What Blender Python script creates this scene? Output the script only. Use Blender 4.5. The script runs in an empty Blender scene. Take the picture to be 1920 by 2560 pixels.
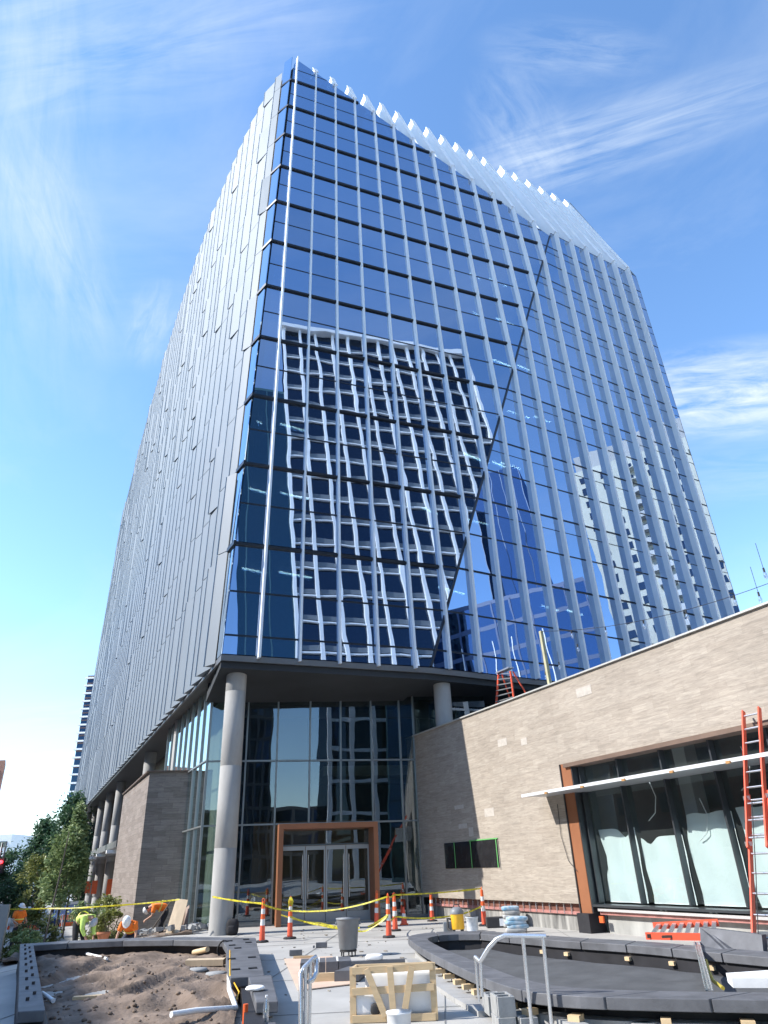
import bpy, math, random
from mathutils import Vector, Matrix, noise as mnoise
random.seed(7)
scn = bpy.context.scene
R_ = math.radians
# ------------------------------------------------------------------ camera
PITCH, ROLL, FPX = R_(27.45), R_(-2.27), 1703.3
CAM = Vector((0, 0, 1.65))
_cp, _sp, _cr, _sr = math.cos(PITCH), math.sin(PITCH), math.cos(ROLL), math.sin(ROLL)
_X = Vector((1, 0, 0)); _Y = Vector((0, -_sp, _cp)); _Z = Vector((0, -_cp, -_sp))
CX = _cr*_X + _sr*_Y; CY = -_sr*_X + _cr*_Y; CZ = _Z
cam = bpy.data.objects.new("camera", bpy.data.cameras.new("camera"))
scn.collection.objects.link(cam)
cam.matrix_world = Matrix(((CX.x, CY.x, CZ.x, CAM.x), (CX.y, CY.y, CZ.y, CAM.y), (CX.z, CY.z, CZ.z, CAM.z), (0, 0, 0, 1)))
cam.data.sensor_fit = 'VERTICAL'; cam.data.sensor_height = 36.0; cam.data.sensor_width = 27.0
cam.data.lens = FPX/2560*36.0
cam.data.clip_start = 0.05; cam.data.clip_end = 5000
scn.camera = cam
# ------------------------------------------------------------------ light
SUN_EL = R_(39); SDX, SDY = 1.0, 0.16          # light travels towards +x, a little +y
SUN_DIR = Vector((SDX, SDY, 0)).normalized()*math.cos(SUN_EL) + Vector((0, 0, -math.sin(SUN_EL)))
sun = bpy.data.objects.new("sun", bpy.data.lights.new("sun", 'SUN'))
scn.collection.objects.link(sun)
sun.data.energy = 3.7; sun.data.angle = R_(0.5); sun.data.color = (1.0, 0.955, 0.89)
sun.rotation_euler = (-SUN_DIR).to_track_quat('Z', 'Y').to_euler()
scn.view_settings.view_transform = 'Standard'; scn.view_settings.look = 'None'
scn.view_settings.exposure = 1.02; scn.view_settings.gamma = 1.0; scn.view_settings.use_curve_mapping = False
# ------------------------------------------------------------------ sky
world = bpy.data.worlds.new("World"); scn.world = world; world.use_nodes = True
wn = world.node_tree; wn.nodes.clear()
def N(t, typ, **k):
    n = t.nodes.new(typ)
    for a, b in k.items():
        if a in n.inputs.keys() if isinstance(a, str) else False: n.inputs[a].default_value = b
        else: setattr(n, a, b)
    return n
def setin(n, **k):
    for a, b in k.items(): n.inputs[a.replace('_', ' ')].default_value = b
    return n
def mth(t, op, a, b=None, clamp=False):
    n = t.nodes.new('ShaderNodeMath'); n.operation = op; n.use_clamp = clamp
    for i, v in enumerate((a, b)):
        if v is None: continue
        if isinstance(v, (int, float)): n.inputs[i].default_value = v
        else: t.links.new(v, n.inputs[i])
    return n.outputs[0]
def ray(u, v): return CX*((u-960)/FPX) - CY*((v-1280)/FPX) - CZ
sky = wn.nodes.new('ShaderNodeTexSky'); sky.sky_type = 'NISHITA'; sky.sun_disc = False
sky.sun_elevation = SUN_EL; sky.sun_rotation = math.atan2(-SUN_DIR.x, -SUN_DIR.y)
sky.air_density = 1.0; sky.dust_density = 0.15; sky.ozone_density = 2.2
geo = wn.nodes.new('ShaderNodeTexCoord')
L = wn.links.new
def cloudpatch(u, v, ax_u, ax_v, along, across, dens, tilt_pts):
    """a patch of cirrus round the sky direction of (u, v), stretched along an axis"""
    c = ray(u, v).normalized(); e = (ray(ax_u, ax_v).normalized()-c); e = (e - c*e.dot(c)).normalized(); f = c.cross(e)
    d1 = wn.nodes.new('ShaderNodeVectorMath'); d1.operation = 'DOT_PRODUCT'; L(geo.outputs['Generated'], d1.inputs[0]); d1.inputs[1].default_value = e
    d2 = wn.nodes.new('ShaderNodeVectorMath'); d2.operation = 'DOT_PRODUCT'; L(geo.outputs['Generated'], d2.inputs[0]); d2.inputs[1].default_value = f
    d3 = wn.nodes.new('ShaderNodeVectorMath'); d3.operation = 'DOT_PRODUCT'; L(geo.outputs['Generated'], d3.inputs[0]); d3.inputs[1].default_value = c
    comb = wn.nodes.new('ShaderNodeCombineXYZ')
    L(mth(wn, 'MULTIPLY', d1.outputs['Value'], 1.0/along*0.9), comb.inputs[0]); L(mth(wn, 'MULTIPLY', d2.outputs['Value'], 1.0/across*1.6), comb.inputs[1])
    comb.inputs[2].default_value = tilt_pts
    nz = wn.nodes.new('ShaderNodeTexNoise'); L(comb.outputs[0], nz.inputs['Vector']); setin(nz, Scale=1.9, Detail=11.0, Roughness=0.62, Distortion=0.5)
    q = mth(wn, 'ADD', mth(wn, 'POWER', mth(wn, 'ABSOLUTE', mth(wn, 'DIVIDE', d1.outputs['Value'], along)), 2.0), mth(wn, 'POWER', mth(wn, 'ABSOLUTE', mth(wn, 'DIVIDE', d2.outputs['Value'], across)), 2.0))
    fall = mth(wn, 'POWER', mth(wn, 'SUBTRACT', 1.0, q, clamp=True), 1.5)
    fib = mth(wn, 'MULTIPLY', mth(wn, 'SUBTRACT', nz.outputs['Fac'], 0.36), 2.6, clamp=True)
    front = mth(wn, 'GREATER_THAN', d3.outputs['Value'], 0.0)
    return mth(wn, 'MULTIPLY', mth(wn, 'MULTIPLY', mth(wn, 'MULTIPLY', fall, fib), front), dens)
patches = [cloudpatch(330, 80, 900, -20, .36, .10, .45, 1.0), cloudpatch(20, 320, 40, 900, .42, .13, .36, 2.0),
           cloudpatch(140, 600, 260, 900, .18, .07, .4, 3.0), cloudpatch(1450, 370, 1900, 230, .30, .060, .62, 4.3),
           cloudpatch(1300, 330, 1390, 470, .10, .07, .35, 4.9), cloudpatch(1840, 980, 2100, 960, .20, .075, 1.5, 5.2), cloudpatch(1850, 1180, 2100, 1170, .2, .05, .25, 5.9),
           cloudpatch(1430, 130, 1700, 150, .13, .04, .3, 6.1), cloudpatch(60, 1810, 300, 1790, .18, .035, .8, 7.0),
           cloudpatch(90, 1900, 300, 1880, .22, .045, 1.0, 8.0), cloudpatch(40, 2090, 300, 2080, .25, .05, .8, 9.0),
           cloudpatch(380, 810, 330, 950, .07, .04, .35, 9.7)]
# the sky behind the camera, seen mirrored in the glass
def back(u, v): return None
tot = patches[0]
for p in patches[1:]: tot = mth(wn, 'ADD', tot, p)
gen = wn.nodes.new('ShaderNodeTexNoise'); mp = wn.nodes.new('ShaderNodeMapping'); mp.inputs['Scale'].default_value = (1.2, 1.6, 3.2)
L(geo.outputs['Generated'], mp.inputs['Vector']); L(mp.outputs[0], gen.inputs['Vector']); setin(gen, Scale=1.3, Detail=8.0, Roughness=0.6, Distortion=0.6)
haze_ = mth(wn, 'MULTIPLY', mth(wn, 'SUBTRACT', gen.outputs['Fac'], 0.48), 0.8, clamp=True)
tot = mth(wn, 'ADD', tot, haze_, clamp=True)
skym = wn.nodes.new('ShaderNodeMix'); skym.data_type = 'RGBA'
L(tot, skym.inputs['Factor'])
hsv = wn.nodes.new('ShaderNodeHueSaturation'); hsv.inputs['Saturation'].default_value = 1.12; hsv.inputs['Value'].default_value = 1.22
L(sky.outputs[0], hsv.inputs['Color']); L(hsv.outputs[0], skym.inputs['A']); skym.inputs['B'].default_value = (3.1, 3.5, 3.9, 1)
bg = wn.nodes.new('ShaderNodeBackground'); bg.inputs['Strength'].default_value = 0.15
L(skym.outputs['Result'], bg.inputs['Color'])
wo = wn.nodes.new('ShaderNodeOutputWorld'); L(bg.outputs[0], wo.inputs['Surface'])
# ------------------------------------------------------------------ placing helpers
def gp(u, v, z=0.0):
    d = ray(u, v); return CAM + d*((z-CAM.z)/d.z)
def pl(u, v, p, n):
    d = ray(u, v); p = Vector(p); n = Vector(n); return CAM + d*((p-CAM).dot(n)/d.dot(n))
def at(u, v, y):
    d = ray(u, v); return CAM + d*(y/d.y)
# ------------------------------------------------------------------ materials
MATS = {}
def mat(name, col, rough=0.6, metal=0.0, var=0.0, vs=3.0, bump=0.0, bs=30.0, spec=0.5, col2=None, coat=0.0, stretch=None, detail=6.0):
    if name in MATS: return MATS[name]
    m = bpy.data.materials.new(name); m.use_nodes = True; t = m.node_tree
    b = t.nodes['Principled BSDF']; c = tuple(col)+(1,)
    setin(b, Base_Color=c, Roughness=rough, Metallic=metal); b.inputs['Specular IOR Level'].default_value = spec
    b.inputs['Coat Weight'].default_value = coat
    tc = t.nodes.new('ShaderNodeTexCoord'); vec = tc.outputs['Object']
    if stretch:
        mp = t.nodes.new('ShaderNodeMapping'); mp.inputs['Scale'].default_value = stretch; t.links.new(vec, mp.inputs['Vector']); vec = mp.outputs[0]
    if var or col2:
        nz = t.nodes.new('ShaderNodeTexNoise'); setin(nz, Scale=vs, Detail=detail, Roughness=0.6); t.links.new(vec, nz.inputs['Vector'])
        mr = t.nodes.new('ShaderNodeMapRange'); setin(mr, From_Min=0.3, From_Max=0.7); t.links.new(nz.outputs['Fac'], mr.inputs['Value'])
        mx = t.nodes.new('ShaderNodeMix'); mx.data_type = 'RGBA'; t.links.new(mr.outputs[0], mx.inputs['Factor'])
        d = tuple(x*(1-var) for x in col); e = col2 if col2 else tuple(min(1, x*(1+var)) for x in col)
        mx.inputs['A'].default_value = tuple(d)+(1,); mx.inputs['B'].default_value = tuple(e)+(1,)
        t.links.new(mx.outputs['Result'], b.inputs['Base Color'])
    if bump:
        nb = t.nodes.new('ShaderNodeTexNoise'); setin(nb, Scale=bs, Detail=5.0); t.links.new(vec, nb.inputs['Vector'])
        bp = t.nodes.new('ShaderNodeBump'); setin(bp, Strength=1.0, Distance=bump); t.links.new(nb.outputs['Fac'], bp.inputs['Height']); t.links.new(bp.outputs[0], b.inputs['Normal'])
    MATS[name] = m; return m
def glass(name, tint, refl, trans, mix=0.6, wob=0.004, wscale=0.55, rough=0.0, fres=False, pane=(1.46, 3.9)):
    """coated facade glass: part mirror, part tinted see-through, each pane slightly bowed"""
    m = bpy.data.materials.new(name); m.use_nodes = True; t = m.node_tree; t.nodes.clear(); k = t.links.new
    g = t.nodes.new('ShaderNodeBsdfGlossy'); g.inputs['Color'].default_value = tuple(refl)+(1,); g.inputs['Roughness'].default_value = rough
    tr = t.nodes.new('ShaderNodeBsdfTransparent'); tr.inputs['Color'].default_value = tuple(trans)+(1,)
    df = t.nodes.new('ShaderNodeBsdfDiffuse'); df.inputs['Color'].default_value = tuple(tint)+(1,)
    a = t.nodes.new('ShaderNodeMixShader'); a.inputs[0].default_value = 0.10; k(tr.outputs[0], a.inputs[1]); k(df.outputs[0], a.inputs[2])
    mxs = t.nodes.new('ShaderNodeMixShader'); k(a.outputs[0], mxs.inputs[1]); k(g.outputs[0], mxs.inputs[2])
    oi0 = t.nodes.new('ShaderNodeObjectInfo')
    if fres:
        fr = t.nodes.new('ShaderNodeLayerWeight')
        k(mth(t, 'ADD', mth(t, 'MULTIPLY', mth(t, 'POWER', fr.outputs['Facing'], 4.0), 1.3), mix, clamp=True), mxs.inputs[0])
    else: k(mth(t, 'ADD', mth(t, 'MULTIPLY', oi0.outputs['Random'], .14), mix-.07, clamp=True), mxs.inputs[0])
    tc = t.nodes.new('ShaderNodeTexCoord'); oi = t.nodes.new('ShaderNodeObjectInfo')
    ad = t.nodes.new('ShaderNodeVectorMath'); ad.operation = 'ADD'; k(tc.outputs['Object'], ad.inputs[0])
    sc = t.nodes.new('ShaderNodeVectorMath'); sc.operation = 'SCALE'; sc.inputs[0].default_value = (7, 13, 19); k(oi.outputs['Random'], sc.inputs['Scale']); k(sc.outputs[0], ad.inputs[1])
    nz = t.nodes.new('ShaderNodeTexNoise'); setin(nz, Scale=wscale, Detail=1.0, Roughness=0.4); k(ad.outputs[0], nz.inputs['Vector'])
    bp = t.nodes.new('ShaderNodeBump'); setin(bp, Strength=1.0, Distance=wob); k(nz.outputs['Fac'], bp.inputs['Height']); k(bp.outputs[0], g.inputs['Normal'])
    o = t.nodes.new('ShaderNodeOutputMaterial'); k(mxs.outputs[0], o.inputs['Surface'])
    MATS[name] = m; return m
def emis(name, col, s):
    m = bpy.data.materials.new(name); m.use_nodes = True; b = m.node_tree.nodes['Principled BSDF']
    setin(b, Base_Color=tuple(col)+(1,)); b.inputs['Emission Color'].default_value = tuple(col)+(1,); b.inputs['Emission Strength'].default_value = s
    MATS[name] = m; return m
def stone(name, c1, c2, mortar, bw=0.66, rh=0.2, vein=0.25, rough=0.75, msize=0.004):
    """sawn travertine veneer laid in running courses; x along the wall, z up"""
    m = bpy.data.materials.new(name); m.use_nodes = True; t = m.node_tree; k = t.links.new; b = t.nodes['Principled BSDF']
    tc = t.nodes.new('ShaderNodeTexCoord'); sp = t.nodes.new('ShaderNodeSeparateXYZ'); k(tc.outputs['Object'], sp.inputs[0])
    cb = t.nodes.new('ShaderNodeCombineXYZ'); k(mth(t, 'ADD', sp.outputs[0], sp.outputs[1]), cb.inputs[0]); k(sp.outputs[2], cb.inputs[1])
    br = t.nodes.new('ShaderNodeTexBrick'); k(cb.outputs[0], br.inputs['Vector'])
    setin(br, Color1=tuple(c1)+(1,), Color2=tuple(c2)+(1,), Mortar=tuple(mortar)+(1,), Scale=1.0, Mortar_Size=msize, Mortar_Smooth=0.1, Bias=0.0, Brick_Width=bw, Row_Height=rh)
    br.offset = 0.37; br.offset_frequency = 2; br.squash = 1.35; br.squash_frequency = 3
    mp = t.nodes.new('ShaderNodeMapping'); mp.inputs['Scale'].default_value = (1.6, 13, 1); k(cb.outputs[0], mp.inputs['Vector'])
    nz = t.nodes.new('ShaderNodeTexNoise'); setin(nz, Scale=1.5, Detail=9.0, Roughness=0.7, Distortion=0.9); k(mp.outputs[0], nz.inputs['Vector'])
    n2 = t.nodes.new('ShaderNodeTexNoise'); setin(n2, Scale=0.5, Detail=4.0); k(cb.outputs[0], n2.inputs['Vector'])
    mul = mth(t, 'MULTIPLY', mth(t, 'ADD', mth(t, 'MULTIPLY', mth(t, 'SUBTRACT', nz.outputs['Fac'], 0.5), vein*4), 1.0), mth(t, 'ADD', mth(t, 'MULTIPLY', mth(t, 'SUBTRACT', n2.outputs['Fac'], 0.5), 0.35), 1.0))
    vm = t.nodes.new('ShaderNodeVectorMath'); vm.operation = 'SCALE'; k(br.outputs['Color'], vm.inputs[0]); k(mul, vm.inputs['Scale'])
    k(vm.outputs[0], b.inputs['Base Color']); setin(b, Roughness=rough)
    bp = t.nodes.new('ShaderNodeBump'); setin(bp, Strength=0.6, Distance=0.006); k(nz.outputs['Fac'], bp.inputs['Height']); k(bp.outputs[0], b.inputs['Normal'])
    MATS[name] = m; return m
def leafmat(name, c, c2):
    m = bpy.data.materials.new(name); m.use_nodes = True; t = m.node_tree; k = t.links.new; b = t.nodes['Principled BSDF']
    g = t.nodes.new('ShaderNodeNewGeometry'); mx = t.nodes.new('ShaderNodeMix'); mx.data_type = 'RGBA'; k(g.outputs['Random Per Island'], mx.inputs['Factor'])
    mx.inputs['A'].default_value = tuple(c)+(1,); mx.inputs['B'].default_value = tuple(c2)+(1,); k(mx.outputs['Result'], b.inputs['Base Color']); setin(b, Roughness=0.6)
    tl = t.nodes.new('ShaderNodeBsdfTranslucent'); k(mx.outputs['Result'], tl.inputs['Color'])
    ms = t.nodes.new('ShaderNodeMixShader'); ms.inputs[0].default_value = 0.3; k(b.outputs[0], ms.inputs[1]); k(tl.outputs[0], ms.inputs[2])
    k(ms.outputs[0], t.nodes['Material Output'].inputs['Surface']); MATS[name] = m; return m

G_TOWER = glass('tower_glass', (.04, .07, .12), (.62, .74, .92), (.30, .42, .55), mix=.66, wob=.0034, wscale=.6)
G_CORNER = glass('corner_glass', (.2, .3, .4), (.75, .88, 1.0), (.2, .3, .45), mix=.8, wob=.004)
G_LOBBY = glass('lobby_glass', (.05, .07, .07), (.55, .62, .72), (.72, .77, .74), mix=.17, wob=.0035, wscale=.7, fres=True)
G_SIDE = glass('side_glass', (.12, .16, .15), (.8, .88, .9), (.80, .86, .82), mix=.20, wob=.004, wscale=.7, fres=True)
G_PAV = glass('pavilion_glass', (.22, .26, .26), (.7, .78, .80), (.86, .93, .92), mix=.10, wob=.004, wscale=.6, fres=True)
G_ROOF = glass('roof_glass', (.45, .55, .65), (.7, .8, .95), (.90, .94, .98), mix=.08, wob=.002)
G_BACK = glass('office_glass', (.02, .03, .05), (.20, .26, .34), (.0, .0, .0), mix=.30, wob=.002)
G_BLUE = glass('blue_office_glass', (.03, .08, .20), (.25, .42, .72), (.0, .0, .0), mix=.34, wob=.003)
M_FIN = mat('fin_metal', (.80, .83, .85), .42, .05, var=.04, vs=.6)
M_BLADE = mat('blade_metal', (.93, .94, .95), .45, .0, var=.03, vs=.6)
M_PANEL = mat('panel_metal', (.195, .228, .26), .6, .0, var=.05, vs=.35, spec=.3)
M_EDGE = mat('panel_edge', (.27, .32, .37), .5, .0)
M_DARK = mat('dark_metal', (.022, .026, .034), .35, .4, var=.2, vs=2)
M_MULL = mat('mullion_metal', (.10, .11, .12), .35, .7, var=.1, vs=2)
M_FASCIA = mat('fascia_metal', (.16, .165, .17), .45, .4, var=.08, vs=.8)
M_SOFFIT = mat('soffit_panel', (.10, .10, .098), .6, .1, var=.08, vs=.7)
M_INNER = mat('interior_dark', (.035, .040, .045), .9, var=.2, vs=.5)
M_INNERL = mat('interior_light', (.30, .31, .30), .9, var=.15, vs=.4)
M_CONC = mat('cast_concrete', (.34, .335, .32), .85, var=.24, vs=1.3, bump=.003, bs=12, stretch=(1, 1, .35))
M_PLAZA = mat('plaza_concrete', (.385, .375, .35), .85, var=.15, vs=.8, bump=.003, bs=14, detail=9)
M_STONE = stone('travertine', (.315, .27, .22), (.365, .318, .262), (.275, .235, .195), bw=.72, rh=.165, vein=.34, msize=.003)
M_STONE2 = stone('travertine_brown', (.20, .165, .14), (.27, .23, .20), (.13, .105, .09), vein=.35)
M_CORTEN = mat('orange_brown_metal', (.29, .115, .052), .55, .15, var=.14, vs=1.0)
M_BROWN = mat('brown_metal', (.17, .115, .085), .55, .2, var=.15, vs=2)
M_ALU = mat('brushed_aluminium', (.70, .71, .72), .32, .85, var=.05, vs=3)
M_STEEL = mat('stainless_steel', (.66, .67, .68), .27, .75, var=.05, vs=5)
M_WHITE = mat('white_paint', (.78, .79, .79), .5, var=.03, vs=2)
M_SLATE = mat('dark_stone', (.115, .118, .128), .6, var=.32, vs=2.6, bump=.002, bs=40)
M_LINER = mat('black_liner', (.018, .018, .022), .6, var=.3, vs=3, bump=.006, bs=5)
M_FABRIC = mat('grey_geotextile', (.075, .078, .082), .95, var=.22, vs=2.2, bump=.03, bs=2.2)
M_SOIL = mat('soil_dirt', (.13, .092, .066), .98, var=.3, vs=1.5, bump=.02, bs=16, col2=(.28, .21, .16), detail=12)
M_WOOD = mat('raw_pine', (.62, .46, .27), .7, var=.16, vs=2.0, stretch=(1, 1, 6), bump=.001, bs=30)
M_PLY = mat('plywood', (.52, .41, .28), .75, var=.12, vs=1.6, stretch=(4, 1, 1))
M_ORANGE = mat('safety_orange', (.80, .13, .03), .5, var=.12, vs=6)
M_ORANGE2 = mat('ladder_orange', (.80, .115, .055), .45, var=.06, vs=4)
M_VEST = mat('orange_shirt', (.90, .20, .02), .8, var=.12, vs=8)
M_LIME = mat('lime_shirt', (.62, .85, .20), .8, var=.12, vs=8)
M_REFL = mat('reflective_band', (.72, .72, .70), .4, var=.08, vs=20)
M_TAPE = mat('caution_tape', (.80, .70, .03), .45, col2=(.30, .25, .03), vs=14, detail=1)
M_RUB = mat('black_rubber', (.03, .03, .032), .7, var=.2, vs=8)
M_BIN = mat('grey_plastic', (.19, .205, .22), .5, var=.12, vs=4)
M_SKIN = mat('skin', (.50, .29, .20), .6, var=.08, vs=10)
M_JEAN = mat('dark_trousers', (.035, .045, .075), .9, var=.25, vs=9)
M_BLACK = mat('black_cloth', (.018, .018, .022), .85, var=.3, vs=9)
M_HAIR = mat('dark_hair', (.02, .015, .012), .8)
M_FOAM = mat('white_foam', (.84, .84, .83), .85, var=.04, vs=3, bump=.004, bs=8)
M_PINK = mat('pink_membrane', (.38, .17, .15), .6, var=.25, vs=5)
M_BLOCK = mat('concrete_block', (.30, .305, .30), .9, var=.15, vs=8, bump=.003, bs=60)
M_YEL = mat('yellow_plastic', (.85, .47, .03), .45, var=.08, vs=8)
M_BARK = mat('bark', (.13, .11, .09), .9, var=.3, vs=8, bump=.006, bs=30)
M_ASPH = mat('asphalt', (.052, .052, .054), .9, var=.2, vs=1.4, bump=.004, bs=60)
M_PLASTIC = mat('black_film', (.02, .02, .022), .25, var=.2, vs=3, bump=.03, bs=5)
M_GREEN = mat('green_tape', (.13, .42, .12), .6)
M_BRICK = stone('red_brown_brick', (.26, .12, .085), (.33, .16, .11), (.30, .26, .23), bw=.4, rh=.13, vein=.12)
# ------------------------------------------------------------------ mesh helpers
class MB:
    def __init__(s): s.v = []; s.f = []; s.sm = []
    def add(s, vs, fs, smooth=False):
        b = len(s.v); s.v += [tuple(x) for x in vs]; s.f += [tuple(i+b for i in f) for f in fs]; s.sm += [smooth]*len(fs); return s
    def box(s, c, d, rz=0.0, rx=0.0, ry=0.0):
        M = Matrix.Translation(Vector(c)) @ Matrix.Rotation(rz, 4, 'Z') @ Matrix.Rotation(ry, 4, 'Y') @ Matrix.Rotation(rx, 4, 'X')
        vs = [M @ Vector((d[0]*x/2, d[1]*y/2, d[2]*z/2)) for x in (-1, 1) for y in (-1, 1) for z in (-1, 1)]
        return s.add(vs, [(0, 1, 3, 2), (4, 6, 7, 5), (0, 4, 5, 1), (2, 3, 7, 6), (0, 2, 6, 4), (1, 5, 7, 3)])
    def hexa(s, q, off):
        """quad / polygon q extruded by the vector off"""
        n = len(q); q = [Vector(x) for x in q]; off = Vector(off); vs = q + [x+off for x in q]
        fs = [tuple(range(n))[::-1], tuple(range(n, 2*n))] + [(i, (i+1) % n, n+(i+1) % n, n+i) for i in range(n)]
        return s.add(vs, fs)
    def prism(s, poly, z0, z1):
        return s.hexa([(p[0], p[1], z0) for p in poly], (0, 0, z1-z0))
    def beam(s, a, b, w, h, up=(0, 0, 1)):
        a = Vector(a); b = Vector(b); d = (b-a).normalized(); up = Vector(up)
        x = d.cross(up)
        if x.length < 1e-4: x = d.cross(Vector((1, 0, 0)))
        x.normalize(); y = x.cross(d).normalized()
        q = [a+x*w/2*i+y*h/2*j for i, j in ((-1, -1), (1, -1), (1, 1), (-1, 1))]
        return s.hexa(q, b-a)
    def tube(s, pts, r, seg=10, caps=True, smooth=True):
        pts = [Vector(p) for p in pts]; rs = r if isinstance(r, (list, tuple)) else [r]*len(pts); rings = []
        prev = None
        for i, p in enumerate(pts):
            d = (pts[min(i+1, len(pts)-1)]-pts[max(i-1, 0)]).normalized()
            if prev is None:
                x = d.cross(Vector((0, 0, 1)));
                if x.length < 1e-3: x = d.cross(Vector((1, 0, 0)))
            else: x = prev - d*prev.dot(d)
            x.normalize(); prev = x; y = d.cross(x)
            rings.append([p + (x*math.cos(a)+y*math.sin(a))*rs[i] for a in [2*math.pi*j/seg for j in range(seg)]])
        vs = [v for rg in rings for v in rg]; fs = []
        for i in range(len(pts)-1):
            for j in range(seg): fs.append((i*seg+j, i*seg+(j+1) % seg, (i+1)*seg+(j+1) % seg, (i+1)*seg+j))
        s.add(vs, fs, smooth)
        if caps: s.add(rings[0], [tuple(range(seg))[::-1]]); s.add(rings[-1], [tuple(range(seg))])
        return s
    def lathe(s, c, prof, seg=24, smooth=True):
        c = Vector(c); return s.tube([c+Vector((0, 0, z)) for r, z in prof], [r for r, z in prof], seg, True, smooth)
    def build(s, name, m, parent=None, frame=None, bevel=0.0):
        me = bpy.data.meshes.new(name); me.from_pydata(s.v, [], s.f); me.polygons.foreach_set('use_smooth', s.sm); me.materials.append(m); me.update()
        o = bpy.data.objects.new(name, me); scn.collection.objects.link(o)
        if frame: o.location = frame[0]; o.rotation_euler = (0, 0, R_(frame[1]))
        if bevel:
            b = o.modifiers.new('bevel', 'BEVEL'); b.width = bevel; b.segments = 2; b.limit_method = 'ANGLE'
        if parent:
            o.parent = parent; o.matrix_parent_inverse = rootmat(parent).inverted()
        return o
def rootmat(o):
    M = Matrix.LocRotScale(o.location, o.rotation_euler, o.scale)
    return (rootmat(o.parent) @ o.matrix_parent_inverse @ M) if o.parent else M
def tag(o, label, cat, group=None):
    o['label'] = label; o['category'] = cat
    if group: o['group'] = group
    return o
def thing(name, label, cat, loc=(0, 0, 0), rz=0.0, group=None):
    o = bpy.data.objects.new(name, None); scn.collection.objects.link(o); o.location = loc; o.rotation_euler = (0, 0, rz)
    return tag(o, label, cat, group)
def lpart(mb, name, m, parent, bevel=0.0):
    """a part built in its parent's own coordinates"""
    o = mb.build(name, m, None, None, bevel); o.parent = parent; return o
def struct(o, kind='structure'): o['kind'] = kind; return o
def dup(root, loc, rz, label, group=None):
    r = root.copy(); scn.collection.objects.link(r); r.location = loc; r.rotation_euler = (0, 0, rz); r['label'] = label
    if group: r['group'] = group
    for ch in list(root.children):
        c = ch.copy(); scn.collection.objects.link(c); c.parent = r
        for g in ch.children:
            d = g.copy(); scn.collection.objects.link(d); d.parent = c
    return r
def clip(poly, a, b, c):
    """keep the part of a 2-D polygon where a*x+b*y<=c"""
    out = []
    for i in range(len(poly)):
        p, q = poly[i], poly[(i+1) % len(poly)]; dp, dq = a*p[0]+b*p[1]-c, a*q[0]+b*q[1]-c
        if dp <= 0: out.append(p)
        if dp*dq < 0:
            t = dp/(dp-dq); out.append((p[0]+(q[0]-p[0])*t, p[1]+(q[1]-p[1])*t))
    return out
def area(p): return abs(sum(p[i][0]*p[(i+1) % len(p)][1]-p[(i+1) % len(p)][0]*p[i][1] for i in range(len(p))))/2
def azv(d): return Vector((math.cos(R_(d)), math.sin(R_(d)), 0))
# ================================================================== GROUND
def gz(x, y):
    """the plaza is level; the street side falls away to the left"""
    t = max(0.0, -7.0-x - max(0.0, (y-10))*0.03)
    z = -0.13*t if t < 9 else -1.17-0.02*min(t-9, 30)
    return z
def ground():
    xs = [-600, -300, -150, -90, -60, -45, -36]+[-30+i*1.0 for i in range(45)]+[18, 25, 40, 70, 120, 300, 600]
    ys = [-600, -300, -150, -80, -40, -20, -10, -5]+[i*1.5 for i in range(40)]+[65, 75, 90, 120, 160, 220, 300, 500, 800, 1500]
    vs = [(x, y, gz(x, y)-.004) for y in ys for x in xs]; w = len(xs)
    fs = [(j*w+i, j*w+i+1, (j+1)*w+i+1, (j+1)*w+i) for j in range(len(ys)-1) for i in range(w-1)]
    return MB().add(vs, fs, True).build('ground', M_PLAZA)
struct(ground())
# street along the tower (runs with the facade)
AX = azv(116); AN = azv(206)       # AX: away along the street, AN: out of the west facade
def strip(name, p0, o0, o1, a0, a1, m, dz, n=60):
    vs = []; fs = []
    for i in range(n+1):
        a = a0+(a1-a0)*i/n
        for j in range(9):
            q = Vector(p0)+AX*a+AN*(o0+(o1-o0)*j/8); vs.append((q.x, q.y, gz(q.x, q.y)+dz))
    for i in range(n):
        for j in range(8): fs.append((i*9+j, i*9+j+1, (i+1)*9+j+1, (i+1)*9+j))
    return struct(MB().add(vs, fs, True).build(name, m))
strip('road', (-5.8, 23, 0), 11, 22, -60, 400, M_ASPH, .012)
strip('pavement', (-5.8, 23, 0), 22.3, 28, -60, 400, M_PLAZA, .05)
# expansion joints in the plaza slab
rdb = random.Random(77); deb = MB()
for k in range(260):
    x = rdb.uniform(-3.2, 3.4); y = rdb.uniform(9.5, 25); r = rdb.choice([.008, .012, .02, .035])
    if x > .2 and y < 17.5: continue
    deb.box((x, y, r*.25), (r*rdb.uniform(1, 3), r, r*.5), rdb.uniform(0, 3))
struct(deb.build('paving_debris', mat('grit', (.16, .14, .12), .9, vs=2, col2=(.42, .38, .32))), 'stuff')
mj = MB()
for k in range(-3, 5):
    a = Vector((k*3.0+.4, 8.5, .003)); mj.beam(a, a+Vector((.9, 15.5, 0)), .012, .004)
for k in range(5):
    a = Vector((-4.5, 10.5+k*3.1, .003)); mj.beam(a, a+Vector((9.0, .6, 0)), .012, .004)
struct(mj.build('pavement_joint', mat('joint_filler', (.22, .22, .21), .9)))
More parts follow.
